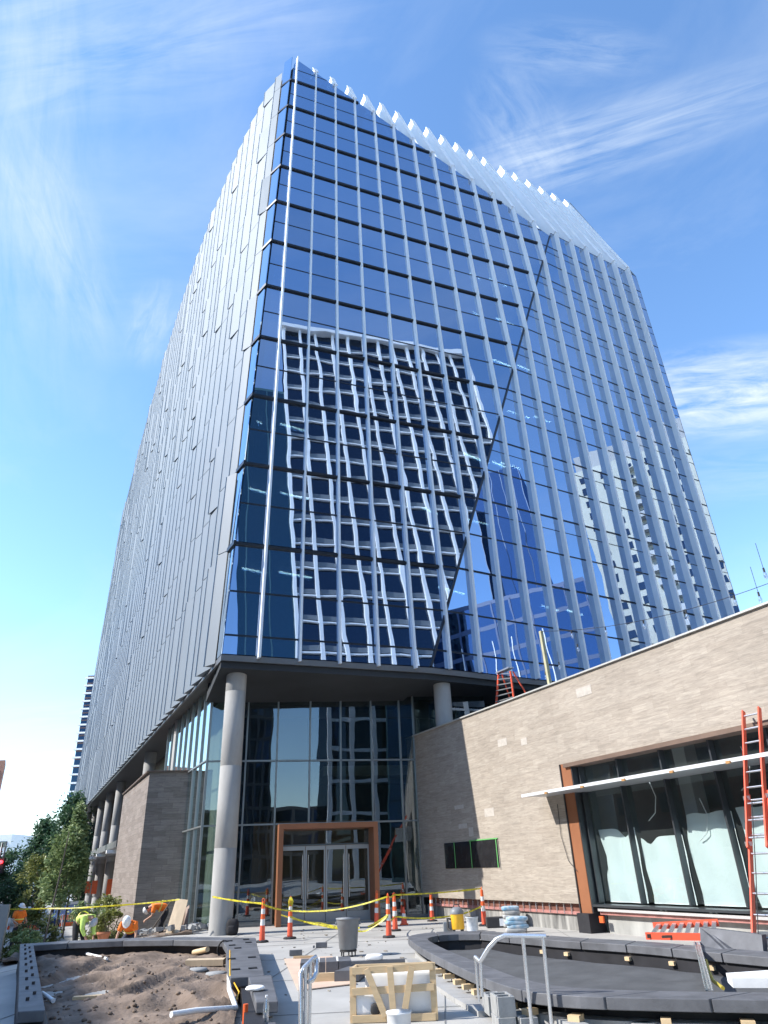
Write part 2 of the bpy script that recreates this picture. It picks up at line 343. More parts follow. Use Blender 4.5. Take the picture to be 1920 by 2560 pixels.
# ================================================================== OFFICE TOWER
Z0 = 8.2
h1 = azv(21.5); u1 = ray(828, -1150); u1 = u1/u1.z
P0 = gp(555, 1644, Z0); n1 = h1.cross(u1).normalized()            # points at the viewer
if n1.y > 0: n1 = -n1
cb = pl(1076, 1667, P0, n1); ct = pl(1374, 590, P0, n1)
h2 = azv(30.5); cdir = (ct-cb)/(ct.z-cb.z); n2 = h2.cross(cdir).normalized()
if n2.y > 0: n2 = -n2
u2 = cdir - h2*(cdir.dot(h2)-.0683)
ZF = [8.3, 12.88]+[12.88+3.93*k for k in range(1, 12)]            # floor levels
def F(s, z, o=0.0): return P0 + h1*s + u1*(z-Z0) + n1*o
def Rr(s, z, o=0.0): return cb + h2*s + u2*(z-cb.z) + n2*o
def invF(q):
    z = q.z; r = q-P0-u1*(z-Z0); return (r.dot(h1), z)
def invR(q):
    z = q.z; r = q-cb-u2*(z-cb.z); return (r.dot(h2), z)
SF = [1.22+1.49*i for i in range(19)]; SR = [.87+1.46*(i-5) for i in range(19)]
TLp = pl(735, 162, P0, n1); a0 = invF(TLp); a1 = invF(ct); apex = (SF[0]+.02, 55.7); ab = invF(cb)
EAVE = 42.25; REND = 21.05
def cutline(poly, p, q, keep):
    a, b = q[1]-p[1], -(q[0]-p[0]); c = a*p[0]+b*p[1]
    if a*keep[0]+b*keep[1] > c: a, b, c = -a, -b, -c
    return clip(poly, a, b, c)
def clipF(poly):
    poly = cutline(poly, ab, a1, (0, 20)); poly = cutline(poly, (0, Z0), a0, (5, 20))
    poly = cutline(poly, a0, apex, (5, 20)) if poly else poly
    return cutline(poly, apex, a1, (0, 20)) if poly else poly
def clipR(poly):
    poly = cutline(poly, (0, cb.z), invR(ct), (20, 20)) if poly else poly
    return clip(clip(poly, 1, 0, REND), 0, 1, EAVE) if poly else poly
tower = thing('office_tower', 'tall blue glass office tower with pale vertical fins and sloping top', 'office tower', (P0.x, P0.y, 0))
cells = []
for j in range(len(ZF)-1 + 1):
    za = ZF[j]; zb = ZF[j+1] if j+1 < len(ZF) else 60
    g = .05
    for side, S, cl, fn, end in (('F', SF, clipF, F, -1), ('R', SR, clipR, Rr, REND)):
        S2 = ([-1]+S+[30]) if side == 'F' else (S+[REND])
        for i in range(len(S2)-1):
            poly = [(S2[i]+g, za+g), (S2[i+1]-g, za+g), (S2[i+1]-g, zb-g), (S2[i]+g, zb-g)]
            poly = cl(poly) if poly else poly
            if not poly or len(poly) < 3 or area(poly) < .15: continue
            q = [fn(s, z) for s, z in poly]; cen = sum(q, Vector())/len(q); d = cen-CAM
            seen = 1.0 if not (cen.x > 8 and cen.z < 10) else .2
            cells.append((area(poly)*seen/d.length_squared*abs(d.normalized().dot(n1)), q, n1 if side == 'F' else n2))
cells.sort(key=lambda c: -c[0]); rest = MB()
for k, (_, q, n) in enumerate(cells):
    # every pane is bowed by a few millimetres: one triangle fan round a shifted centre is too coarse, the material does it
    if k < 100: MB().hexa(q, n*-.03).build('window', G_TOWER, tower)
    else: rest.hexa(q, n*-.03)
struct(rest.build('upper_windows', G_TOWER, tower), 'stuff')
# carrier frame behind the glass joints
fr = MB()
for (fn, S, cl, n) in ((F, SF, clipF, n1), (Rr, SR, clipR, n2)):
    for z in [z+o for z in ZF for o in (-.055,)]+[z+1.83 for z in ZF[1:]]+[9.02, 10.75]:
        lo = -2 if fn is F else -2
        poly = cl([(lo, z), (34, z), (34, z+.07), (lo, z+.07)])
        if poly and len(poly) > 2: fr.hexa([fn(s, zz, .012) for s, zz in poly], n*-.05)
    for s in S:
        poly = cl([(s-.05, 8.3), (s+.05, 8.3), (s+.05, 60), (s-.05, 60)])
        if poly and len(poly) > 2: fr.hexa([fn(a, zz, -.002) for a, zz in poly], n*-.05)
fr.build('glazing_frame', M_DARK, tower)
# extra spandrel joints on the right facet
fr = MB()
for z in [z-.75 for z in ZF[2:]]:
    poly = clipR([(-2, z), (34, z), (34, z+.035), (-2, z+.035)])
    if poly and len(poly) > 2: fr.hexa([Rr(s, zz, .010) for s, zz in poly], n2*-.05)
fr.build('spandrel_joint', M_DARK, tower)
MB().beam(cb+n1*.03, ct+n1*.03, .09, .09).build('fold_trim', M_DARK, tower)
# dark ledges at the floors of the left facet
def crease_s(z): return invF(cb+cdir*(z-cb.z))[0]
for z in ZF[1:]:
    if z > 54: continue
    s1 = crease_s(z)
    s_end = max([s for s in SF if s < s1]+[0])
    sr = a1[0]+(a1[1]-z)/(a1[1]-apex[1])*(apex[0]-a1[0]) if z > a1[1] else 99
    s_end = min(s_end, sr-.1)
    sl = a0[0]*(z-Z0)/(a0[1]-Z0)
    m = MB(); q = [F(sl-.02, z-.13, .0), F(s_end, z-.13, .0), F(s_end, z-.13, .08), F(sl-.07, z-.13, .08)]
    m.hexa(q, (0, 0, .09+.07*min(1, (z-10)/35))); m.build('floor_ledge', M_DARK, tower)
# fins with their blades over the roof slope
DOUT = azv(116)*-1
RID0 = Vector((-5.08, 29.75, 55.7)); RID1 = Vector((17.8, 42.63, 55.25))
def side_t(i): return i/18
for i in range(19):
    dep = .13+.27*side_t(i) if i else .30; th = .085+.03*side_t(i)
    sF, sR = SF[i], SR[i]
    pts = []
    # crease height for this fin
    zc = None
    for k in range(400):
        z = 8.3+k*.1
        if crease_s(z) > sF: zc = z; break
    if zc is None or zc > ct.z: zc = None
    if i >= 5:
        zb_ = 8.32
        pts.append(Rr(sR, zb_, 0));
    else:
        pts.append(F(sF, 8.22, 0))
    if i < 5: top = None; zr = apex[1]+(sF-apex[0])/(a1[0]-apex[0])*(a1[1]-apex[1]); pts.append(F(sF, min(zr, 55.7), 0))
    elif zc:
        pts.append(F(sF, zc, 0)); zr = apex[1]+(sF-apex[0])/(a1[0]-apex[0])*(a1[1]-apex[1]); pts.append(F(sF, zr, 0))
    else: pts.append(Rr(sR, EAVE, 0))
    m = MB(); side = azv(26)*th/2
    base = [p-DOUT*.05 for p in pts]; outr = [p+DOUT*dep for p in pts]
    poly = base+outr[::-1]
    m.hexa([p-side for p in poly], side*2); fin = m.build('fin', M_FIN, tower)
    # blade: from the head of the fin up the roof slope to the ridge
    t = pts[-1]; frac = i/18
    rt = RID0.lerp(RID1, frac); rt = Vector((t.x, t.y, 0)) + azv(116)*((rt-Vector((t.x, t.y, 0))).dot(azv(116))) ; rt.z = 55.7-.45*frac
    if (rt-t).length > .8:
        bd = .8
        q = [t-DOUT*.05-Vector((0, 0, .2)), rt-DOUT*.05+Vector((0, 0, 0)), rt+DOUT*bd*.1, t+DOUT*bd*.6]
        ins = azv(116)
        q = [t+DOUT*.0, t+DOUT*dep, rt, rt+ins*(bd), t+ins*(bd*.9)+Vector((0, 0, .25))]
        w2 = azv(26)*(.10)
        mb_ = MB().hexa([p-w2 for p in q], w2*2)
        e0_, e1_ = t+DOUT*dep*.8, rt+DOUT*.02; mb_.beam(e0_, e1_, .34, .05, up=DOUT)
        b = mb_.build('roof_blade', M_BLADE, fin)
# sloping glass screen behind the blades
scr = MB()
RR_ = RID1+azv(30)*.6
tri = [F(a0[0], a0[1]), F(*apex), ct, Rr(REND, EAVE), RR_+azv(116)*.8, RID0+azv(116)*.8]
up = Vector((0, 0, 0)); off = azv(116)*.85
scr.hexa([F(*apex)+off, ct+off, RID0.lerp(RID1, .66)+off+azv(116)*.0], off*.04)
scr.hexa([ct+off, Rr(REND, EAVE)+off, RR_+off, RID0.lerp(RID1, .66)+off], off*.04)
scr.build('roof_screen', G_ROOF, tower)
m = MB(); m.beam(RID0+off*1.1, RR_+off*1.1, .08, .1); m.build('ridge_rail', M_MULL, tower)
# floors, ceilings and core behind the glass
inn = MB()
for (fn, cl, n) in ((F, clipF, n1), (Rr, clipR, n2)):
    poly = cl([(-2, 8.3), (34, 8.3), (34, 60), (-2, 60)])
    inn.hexa([fn(s, z, -3.6) for s, z in poly], n*-.1)
    for z in ZF:
        poly = cl([(-2, z-.42), (34, z-.42), (34, z+.02), (-2, z+.02)])
        if poly and len(poly) > 2: inn.hexa([fn(s, zz, -.10) for s, zz in poly], n*-3.5)
inn.build('interior', M_INNER, tower)
M_LAMP = emis('tube_light', (1.0, .86, .55), 14.0)
for (side, s, z, l) in (('F', .55, 12.3, 1.0), ('F', 2.0, 12.3, 1.4), ('F', .5, 16.2, .9), ('F', 1.9, 16.2, 1.3), ('F', .4, 20.1, .5), ('F', 1.7, 20.1, 1.3),
                        ('F', 14.4, 24.0, 1.5), ('F', 16.1, 24.0, 1.2), ('F', 13.3, 20.1, 1.3), ('F', 11.9, 20.1, .8), ('F', 14.0, 28.0, 1.4), ('F', 15.7, 28.0, 1.3), ('F', 13.3, 32.0, .9), ('F', 14.9, 32.0, 1.5),
                        ('F', 13.6, 36.0, .9), ('F', 15.0, 36.0, 1.5), ('F', 10.7, 16.2, 1.4), ('R', .5, 16.2, 1.0), ('F', 12.9, 40.0, .9), ('F', 14.4, 40.0, 1.5), ('R', 1.2, 12.3, 1.5), ('R', 3.2, 20.1, 1.4), ('R', 5.0, 20.1, 1.3), ('R', 7.0, 12.3, 1.2), ('R', 8.6, 12.3, 1.2)):
    fn = F if side == 'F' else Rr; n = n1 if side == 'F' else n2
    a = fn(s, z, -.9); b = fn(s+l, z, -1.1)
    MB().beam(a, b, .06, .05).build('ceiling_light', M_LAMP, tower)
# ---------------- west facade: saw-tooth metal bays, floor by floor
W0b, W1b = Vector((P0.x, P0.y, Z0)), Vector((-43.3, 99.0, Z0)); W0t, W1t = Vector((TLp.x, TLp.y, 54.7)), Vector((-43.3, 100.0, 54.7))
def W(t, z, o=0.0):
    f = (z-Z0)/(54.7-Z0); tt = min(1, max(0, t)); return W0b.lerp(W1b, t).lerp(W0t.lerp(W1t, t), f) + AN*(o+5.6*math.sqrt(tt)*(1-tt)**1.2*f)
NB = 58
m = MB()
for k in range(29):
    for j in range(6):
        za, zb = Z0+j*(54.5-Z0)/6, Z0+(j+1)*(54.5-Z0)/6; m.hexa([W(k/29, za, -.06), W((k+1)/29, za, -.06), W((k+1)/29, zb, -.06), W(k/29, zb, -.06)], -AN*.2)
m.build('wall', M_INNER, tower)
rng = random.Random(11); prev = [0]*13
for k in range(0, NB):
    m = MB(); e = MB(); t0 = k/NB; t1 = (k+1)/NB
    if k == 0:
        for j in range(12):
            m.hexa([W(t0+.0008, ZF[j]+.05, .03), W(t0+.5/NB, ZF[j]+.05, .03), W(t0+.5/NB, ZF[j+1]-.05, .03), W(t0+.0008, ZF[j+1]-.05, .03)], AN*-.04)
        m.build('corner_window', G_CORNER, tower); m = MB(); t0 = .52/NB
    off = rng.choice([0, 0, 0, .5])
    z = Z0+.02; j = 0
    while z < 54.3:
        zn = min(ZF[min(j+1, 12)] + (off-.5 if j else 0), 54.55+.0)
        if j >= 12: zn = 54.55
        if zn <= z: zn = z+3.9
        if 54.55-zn < 1.2: zn = 54.55
        p = .20+rng.choice([0, 0, 0, 0, 0, 0, .05, .10])
        a, b, c = W(t0+.0012, z), W(t1-.0002, z), W(t1-.0002, z, p)
        a2, b2, c2 = W(t0+.0012, zn-.04), W(t1-.0002, zn-.04), W(t1-.0002, zn-.04, p)
        a, a2 = a+AN*.05, a2+AN*.05
        m.add([a, b, c, a2, b2, c2], [(0, 1, 2), (3, 5, 4), (0, 2, 5, 3), (2, 1, 4, 5), (0, 3, 4, 1)])
        e.beam(W(t1-.0002, z, p+.02), W(t1-.0002, zn-.04, p+.01), .035, .04, up=AN)
        z = zn; j += 1
    fp = m.build('facade_panel', M_PANEL, tower); e.build('panel_edge', M_EDGE, fp)
for z in ZF[1:]:
    if z > 54: continue
    m = MB(); m.hexa([W(-.001, z-.13, 0), W(.55/NB, z-.13, 0), W(.55/NB, z-.13, .10), W(-.001, z-.13, .10)], (0, 0, .17)); m.build('floor_ledge', M_DARK, tower)
# ---------------- underside, edge and far walls
E1 = Rr(26, Z0+.1); so = [Vector((P0.x, P0.y, 0)), Vector((cb.x, cb.y, 0)), Vector((E1.x, E1.y, 0)), Vector((2, 118, 0)), Vector((-43.3, 99.2, 0))]
m = MB(); m.prism([(p.x, p.y) for p in so], Z0-.02, Z0+.08); m.build('soffit', M_SOFFIT, tower)
m = MB()
for a, b, n in ((so[0], so[1], n1), (so[1], so[2], n2), (so[4], so[0], AN)):
    o = Vector((n.x, n.y, 0)).normalized()*.03
    q = [a+o+Vector((0, 0, Z0-.10)), b+o+Vector((0, 0, Z0-.10)), b+o+Vector((0, 0, Z0+.10)), a+o+Vector((0, 0, Z0+.10))]
    m.hexa(q, -o*3)
m.build('fascia', M_FASCIA, tower)
m = MB(); rb = Rr(REND, EAVE); rb0 = Rr(REND, 8.3); bk = azv(116)
m.hexa([rb0-n2*.0, rb, RR_, RR_+bk*20, rb0+bk*22], azv(30)*-.2); m.build('side_wall', M_PANEL, tower); m = MB()
m.hexa([W(1, Z0), W(1, 54.5), RR_+bk*20+Vector((0, 0, -14)), rb0+bk*22], bk*.2)
m.build('rear_wall', M_INNER, tower)
for (x, y, z) in ((-5.0, 24.6, 8.17), (-3.2, 25.2, 8.17), (-1.2, 26.0, 8.17), (1.0, 26.6, 8.17), (-6.4, 27.2, 8.17), (3.6, 27.9, 8.17)):
    MB().lathe((x, y, z-.02), [(.05, 0), (.05, .03)], 10).build('downlight', emis('downlight_glow', (1, .95, .85), 2.5) if 'downlight_glow' not in MATS else MATS['downlight_glow'], tower)
# ---------------- round concrete columns
def column(x, y, z0, z1, r):
    m = MB(); prof = []
    k = 0
    while True:
        z = z0+k*2.44
        if z > z1: break
        prof += [(r, z), (r, min(z+2.425, z1)), (r-.006, min(z+2.43, z1))] if z+2.43 < z1 else [(r, z), (r, z1)]
        k += 1
    m.lathe((x, y, 0), prof, 40); return m.build('column', M_CONC, tower)
column(-5.42, 23.9, -.1, 8.18, .35)
column(1.98, 26.75, 6.0, 8.18, .33)
for (u, v) in ((447, 1903), (374, 1914), (287, 2086), (263, 2086), (245, 2086), (232, 2086), (219, 2086)):
    q = pl(u, v, P0-AN*.75, AN); column(q.x, q.y, -2.2, 8.18, .34)
# ---------------- lobby curtain wall
GA = 12.9; hG = azv(GA); nG = azv(GA-90)
G0 = Vector((-6.85, 26.37, 0)); Zl = [0.02, 3.13, 5.3, 8.17]
sx = [0.0]+[(q-(-6.85))/math.cos(R_(GA)) for q in (-5.51, -4.40, -3.19, -2.03, -.85, .27, .83)]+[11.0]
def LG(s, z, o=0): return G0+hG*s+nG*o+Vector((0, 0, z))
for i in range(len(sx)-1):
    for j in range(3):
        if i in (2, 3, 4) and j == 0: continue
        q = [LG(sx[i]+.03, Zl[j]+.03), LG(sx[i+1]-.03, Zl[j]+.03), LG(sx[i+1]-.03, Zl[j+1]-.03), LG(sx[i]+.03, Zl[j+1]-.03)]
        MB().hexa(q, nG*-.02).build('lobby_window', G_LOBBY, tower)
m = MB()
for i, s in enumerate(sx[:-1]):
    z0 = 3.1 if i in (3, 4) else 0
    m.beam(LG(s, z0, .02), LG(s, 8.17, .02), .06, .10, up=nG)
for z in (.04, 3.13, 5.3, 8.12): m.beam(LG(0, z, .025), LG(11, z, .025), .09, .055, up=(0, 0, 1)) if z != .04 else None
m.beam(LG(0, .05, .025), LG(sx[2], .05, .025), .1, .10); m.beam(LG(sx[5], .05, .025), LG(9, .05, .025), .1, .10)
m.build('lobby_mullion', mat('lobby_frame', (.20, .215, .22), .35, .7, var=.1, vs=2), tower)
# side return of the lobby, towards the stone block
def LS(s, z, o=0): return G0+AX*s+AN*o+Vector((0, 0, z))
for i in range(8):
    for z0, z1 in ((.0, 3.13), (3.13, 5.35), (5.35, 8.17)):
        q = [LS(i*1.25+.03, z0+.03-.4*(z0 == 0)), LS(i*1.25+1.22, z0+.03-.4*(z0 == 0)), LS(i*1.25+1.22, z1-.03), LS(i*1.25+.03, z1-.03)]
        MB().hexa(q, AN*-.02).build('lobby_window', G_SIDE, tower)
m = MB()
for i in range(9): m.beam(LS(i*1.25, -.5, .02), LS(i*1.25, 8.17, .02), .05, .08, up=AN)
for z in (3.13, 5.35): m.beam(LS(0, z, .02), LS(10, z, .02), .07, .05)
m.build('lobby_mullion', M_ALU if False else mat('side_frame', (.33, .35, .35), .4, .6), tower)
# lobby inside: floor, back wall, pale inner wall on the left, timber wall behind the doors
m = MB(); m.prism([(-6.7, 26.6), (9, 30.2), (4, 44), (-12.4, 38.5)], -.02, .03); m.build('lobby_floor', mat('lobby_floor_tile', (.16, .15, .14), .3, var=.1), tower)
m = MB(); m.hexa([LG(-1, 0, -6.5), LG(12, 0, -6.5), LG(12, 8.1, -6.5), LG(-1, 8.1, -6.5)], nG*-.1); m.build('lobby_back_wall', mat('lobby_dark_wall', (.05, .055, .058), .8, var=.3, vs=.4), tower)
m = MB(); m.hexa([LG(1.9, 0, -3.2), LG(6.4, 0, -3.2), LG(6.4, 3.4, -3.2), LG(1.9, 3.4, -3.2)], nG*-.15); m.build('timber_wall', mat('walnut_panel', (.42, .22, .12), .5, var=.35, vs=1.2, stretch=(1, 1, .2)), tower)
m = MB(); m.hexa([LS(.2, -.3, -.9), LS(9, -.3, -.9), LS(9, 8.1, -.9), LS(.2, 8.1, -.9)], AN*-.1); m.build('blind_wall', mat('pale_blind', (.50, .54, .50), .9, var=.06, vs=.5), tower)
m = MB(); m.prism([(-3.0, 30.5), (9, 33), (8, 40), (-4.5, 38)], 5.1, 5.5); m.build('mezzanine', M_INNERL, tower)
# ---------------- orange metal door portal
fa = 2; L0 = 2.62; L1 = 6.12; PT = 3.08; pd = 1.0
m = MB()
m.box((L0+.08, -pd/2, PT/2), (.16, pd, PT)); m.box((L1-.08, -pd/2, PT/2), (.16, pd, PT)); m.box(((L0+L1)/2, -pd/2, PT-.085), (L1-L0-.322, pd, .17))
FG = ((G0.x, G0.y, 0), GA)
portal = m.build('door_portal', M_CORTEN, tower, FG)
xs_ = [L0+.16, L0+.16+.86, (L0+L1)/2, L1-.16-.86, L1-.16]
for i in range(4):
    x0, x1 = xs_[i], xs_[i+1]; d = MB(); w = .05
    d.box(((x0+x1)/2, -.04, 2.32), (x1-x0-.02, .05, .13)); d.box(((x0+x1)/2, -.04, .16), (x1-x0-.02, .05, .30))
    d.box((x0+w/2+.01, -.04, 1.285), (w, .05, 1.944)); d.box((x1-w/2-.01, -.04, 1.285), (w, .05, 1.944))
    dr = d.build('door', MATS.get('door_frame') or mat('door_frame', (.33, .34, .35), .4, .6), tower, FG)
    MB().box(((x0+x1)/2, -.04, 1.285), (x1-x0-2*w-.03, .014, 1.94)).build('door_glass', G_LOBBY, dr, FG)
    hx = x1-.10 if i in (0, 2) else x0+.10
    hm = MB().tube([(hx, -.13, .75), (hx, -.13, 2.1)], .016, 8); hm.box((hx, -.095, .9), (.02, .07, .02)); hm.box((hx, -.095, 1.95), (.02, .07, .02)); hm.build('door_handle', M_STEEL, dr, FG)
for x0, x1 in ((xs_[0], xs_[2]), (xs_[2], xs_[4])):
    MB().box(((x0+x1)/2, -.04, 2.65), (x1-x0-.03, .014, .50)).build('transom_window', G_LOBBY, tower, FG)
MB().box(((L0+L1)/2, -.04, 2.42), (L1-L0-.34, .08, .05)).box(((L0+L1)/2, -.06, 2.66), (.03, .04, .44)).build('transom_bar', M_MULL, tower, FG)
# ---------------- upper level storefront seen over the pavilion roof
m = MB(); UA = azv(26); U0 = Vector((.9, 28.6, 0))
for i in range(7):
    q = [U0+UA*(i*2+.05)+Vector((0, 0, 6.0)), U0+UA*(i*2+1.95)+Vector((0, 0, 6.0)), U0+UA*(i*2+1.95)+Vector((0, 0, 8.1)), U0+UA*(i*2+.05)+Vector((0, 0, 8.1))]
    MB().hexa(q, UA.cross(Vector((0, 0, 1)))*.02).build('terrace_window', G_LOBBY, tower)
    m.beam(U0+UA*i*2+Vector((0, 0, 6)), U0+UA*i*2+Vector((0, 0, 8.15)), .08, .08)
m.beam(U0+Vector((0, 0, 7.0)), U0+UA*14+Vector((0, 0, 7.0)), .08, .06); m.build('terrace_mullion', M_MULL, tower)
# ---------------- stone block at the left of the lobby
SB = [(-9.94, 29.31), (-6.9, 29.9), (-10.5, 37.9), (-13.95, 37.55)]
fb = ((-9.94, 29.31, 0), 8.0)
def loc2(p, f):
    a = R_(-f[1]); x, y = p[0]-f[0][0], p[1]-f[0][1]; return (x*math.cos(a)-y*math.sin(a), x*math.sin(a)+y*math.cos(a))
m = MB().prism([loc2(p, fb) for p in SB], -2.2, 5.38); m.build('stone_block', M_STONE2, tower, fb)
m = MB().prism([loc2(p, fb) for p in [(-10.02, 29.2), (-6.9, 29.82), (-10.5, 37.9), (-14.05, 37.6)]], 5.382, 5.43); m.build('block_coping', M_BROWN, tower, fb)
# colonnade beyond: canopy, dark shopfront wall, second stone pier
m = MB()
b0 = Vector((-15.5, 42.5, 0))-AN*1.9
m.hexa([b0+Vector((0, 0, -2)), b0+AX*55+Vector((0, 0, -2)), b0+AX*55+Vector((0, 0, 8.15)), b0+Vector((0, 0, 8.15))], AN*-.3); m.build('recessed_wall', mat('bronze_shopfront', (.055, .042, .035), .5, .2, var=.4, vs=.5), tower)
m = MB(); c0 = Vector((-14.4, 38.6, 0)); m.hexa([c0+Vector((0, 0, 3.0)), c0+AX*34+Vector((0, 0, 3.0)), c0+AX*34+Vector((0, 0, 3.32)), c0+Vector((0, 0, 3.32))], AN*-1.8); m.build('canopy', M_FASCIA, tower)
for k in range(5):
    q = c0+AX*(2+k*6.3)+Vector((0, 0, 3.0)); MB().box((q.x, q.y, q.z-.15), (.5, .5, .16), R_(26)).build('canopy_bracket', M_WHITE, tower)
q = pl(185, 2290, P0-AN*.5, AN); m = MB(); p5 = [(q.x, q.y), (q.x-AN.x*2.2, q.y-AN.y*2.2), (q.x-AN.x*2.2+AX.x*6, q.y-AN.y*2.2+AX.y*6), (q.x+AX.x*6, q.y+AX.y*6)]
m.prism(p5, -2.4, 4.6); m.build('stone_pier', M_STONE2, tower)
# ================================================================== STONE PAVILION
PA = -64.3; PX = azv(PA); PY = azv(PA+90)                      # x along the wall towards the viewer, y into the building
W0 = Vector((.97, 27.81, 0)); FP = ((W0.x, W0.y, 0), PA)
pav = thing('stone_pavilion', 'low pavilion clad in pale travertine with a long shop window', 'pavilion', (W0.x, W0.y, 0))
TOPZ, HEAD, SILL = 6.17, 3.99, .62; S0, S1, SE = 8.43, 28.0, 34.0; TH = .45
m = MB()
m.box((S0/2-.5, TH/2, (TOPZ+SILL)/2), (S0+1.0, TH, TOPZ-SILL)); m.box(((S0+SE)/2+.0015, TH/2, (TOPZ+HEAD)/2), (SE-S0-.003, TH, TOPZ-HEAD)); m.box(((S1+SE)/2, TH/2, (HEAD+SILL)/2-.001), (SE-S1, TH, HEAD-SILL-.002))
m.build('wall', M_STONE, pav, FP)
rt = random.Random(5); m = MB()                                   # odd tiles that sit a touch proud
for (s, z, w, hh) in ((5.75, 5.0, .5, .22), (3.4, 2.55, .28, .26), (4.6, 3.05, .55, .24), (2.75, 3.35, .6, .12), (9.9, 5.7, .62, .24), (6.9, 4.85, .3, .2), (2.9, 2.75, .55, .14)): MB().box((s, -.002, z), (w, .006, hh)).build('patch_tile', mat('pale_tile', (.45, .41, .36), .75, var=.14, vs=9), pav, FP)
m = MB(); m.box(((SE-1)/2, TH/2-.02, TOPZ+.02), (SE+1, TH+.08, .04)); m.build('coping', M_WHITE if False else mat('coping_metal', (.50, .50, .47), .5, .3), pav, FP)
m = MB(); m.box(((SE)/2, 6.5, TOPZ-.35), (SE, 12, .2)); m.build('roof', M_FABRIC, pav, FP)
# trim of the opening
m = MB(); m.box((S0+.22, .03, (HEAD+SILL)/2-.15), (.40, .05, HEAD-SILL+.3)); m.build('window_jamb', M_CORTEN, pav, FP); m = MB(); m.box((S0+.0, .01, (HEAD+SILL)/2-.15), (.03, .08, HEAD-SILL+.3)); m.box((S0+.445, .20, (HEAD+SILL)/2-.10), (.03, .38, HEAD-SILL+.2)); m.build('jamb_edge', M_MULL, pav, FP)
m = MB(); m.box(((S0+S1)/2+.1, TH/2-.05, HEAD-.06), (S1-S0-.21, TH+.04, .10)); m.build('window_head', M_BROWN, pav, FP)
GY = .36; mu = [8.95]+[10.43+1.47*k for k in range(0, 13)]
for i in range(len(mu)-1):
    a, b, z0, z1 = mu[i]+.03, mu[i+1]-.03, SILL+.06, HEAD-.06; MB().add([(a, GY, z0), (b, GY, z0), (b, GY, z1), (a, GY, z1)], [(0, 1, 2, 3)]).build('window', G_PAV, pav, FP)
for s in mu:
    m = MB(); m.box((s, GY-.09, (HEAD+SILL)/2-.02), (.045, .16, HEAD-SILL-.10)); m.build('mullion', M_MULL, pav, FP)
m = MB(); m.box(((S0+S1)/2+.15, GY-.10, SILL-.03), (S1-S0-.4, .5, .05)); m.build('window_sill', M_MULL, pav, FP)
m = MB(); m.box(((S0+SE)/2+.3, .12, .50), (SE-S0-.6, .16, .055)); m.build('flashing', mat('pale_flashing', (.75, .72, .70), .3, .5), pav, FP)
m = MB(); m.box(((S0+SE)/2+.3, .17, .43), (SE-S0-.6, .14, .07)); m.build('membrane_strip', M_PINK, pav, FP)
# white paper hung inside the panes
rp = random.Random(3)
M_PAPER = mat('masking_paper', (.68, .74, .74), .8, var=.04, vs=1.0, bump=.02, bs=2.5)
paper_tops = [2.30, 2.05, 2.45, 2.48, 2.5, 2.46, 2.5, 2.5, 2.5, 2.5, 2.5, 2.5, 2.5]
for i in range(len(mu)-1):
    n = 14; a, b = mu[i]+.12, mu[i+1]-.06; top = paper_tops[i]; ph = rp.random()*6
    vs = []; fs = []
    for k in range(n+1):
        s = a+(b-a)*k/n; dip = (.22*math.exp(-((k/n-.72)/.16)**2) if i == 0 else (.16*math.exp(-((k/n-.2)/.12)**2) if i == 1 else 0.02*math.sin(k*.8+ph)))
        tz = top-dip
        for r in range(9):
            z = SILL+.03+(tz-SILL-.03)*r/8
            sh = .05*math.sin(z*4+ph+i) if k == 0 else 0
            vs.append((s+sh+(.08*math.exp(-((z-1.55)/.2)**2) if (k == 0 and i == 0) else 0), GY+.10+.02*math.sin(s*9+ph)+.012*math.sin(z*7+s*5), z))
    for k in range(n):
        for r in range(8): fs.append((k*9+r, (k+1)*9+r, (k+1)*9+r+1, k*9+r+1))
    MB().add(vs, fs, True).build('masking_paper', M_PAPER, pav, FP)
m = MB(); m.box((18, 5.0, 2.6), (22, .1, 5.0)); m.box((18, 3.0, .5), (22, 4.6, .05)); m.box((18, 2.8, 5.0), (22, 4.4, .06)); m.box((8.6, 2.9, 2.6), (.1, 4.4, 4.9)); m.build('shop_interior', mat('shop_dark', (.13, .14, .135), .9, var=.3, vs=.6), pav, FP)
m = MB(); 
for s, y in ((11.2, 1.8), (14.0, 2.6), (17.2, 1.5), (20.5, 2.2)): MB().box((s, y, 2.4), (.4, .4, 3.8)).build('shop_column', M_INNERL, pav, FP)
# awning plate
AZ = 3.23; m = MB(); s0a = 8.9-.25
c_out = gp(1305, 1992, AZ); so_ = (c_out-W0).dot(PX); yo = (c_out-W0).dot(PY)
m.hexa([(so_, yo, AZ), (SE-6, yo, AZ), (SE-6, GY-.03, AZ), (so_-.0, GY-.03, AZ)][0:4], (0, 0, .035)); m.build('awning', mat('awning_metal', (.50, .52, .55), .4, .4, var=.05, vs=1), pav, FP)
m = MB(); m.box(((so_+SE-6)/2, yo-.012, AZ+.02), (SE-6-so_, .02, .075)); m.build('awning_edge', mat('awning_trim', (.82, .83, .85), .35, .3), pav, FP)
mat('rusty_clip', (.45, .25, .10), .6, .3)
for s in [so_+.6+1.47*k for k in range(8)]: MB().box((s+.55, yo-.03, AZ-.01), (.10, .05, .05)).build('awning_clip', MATS['rusty_clip'], pav, FP)
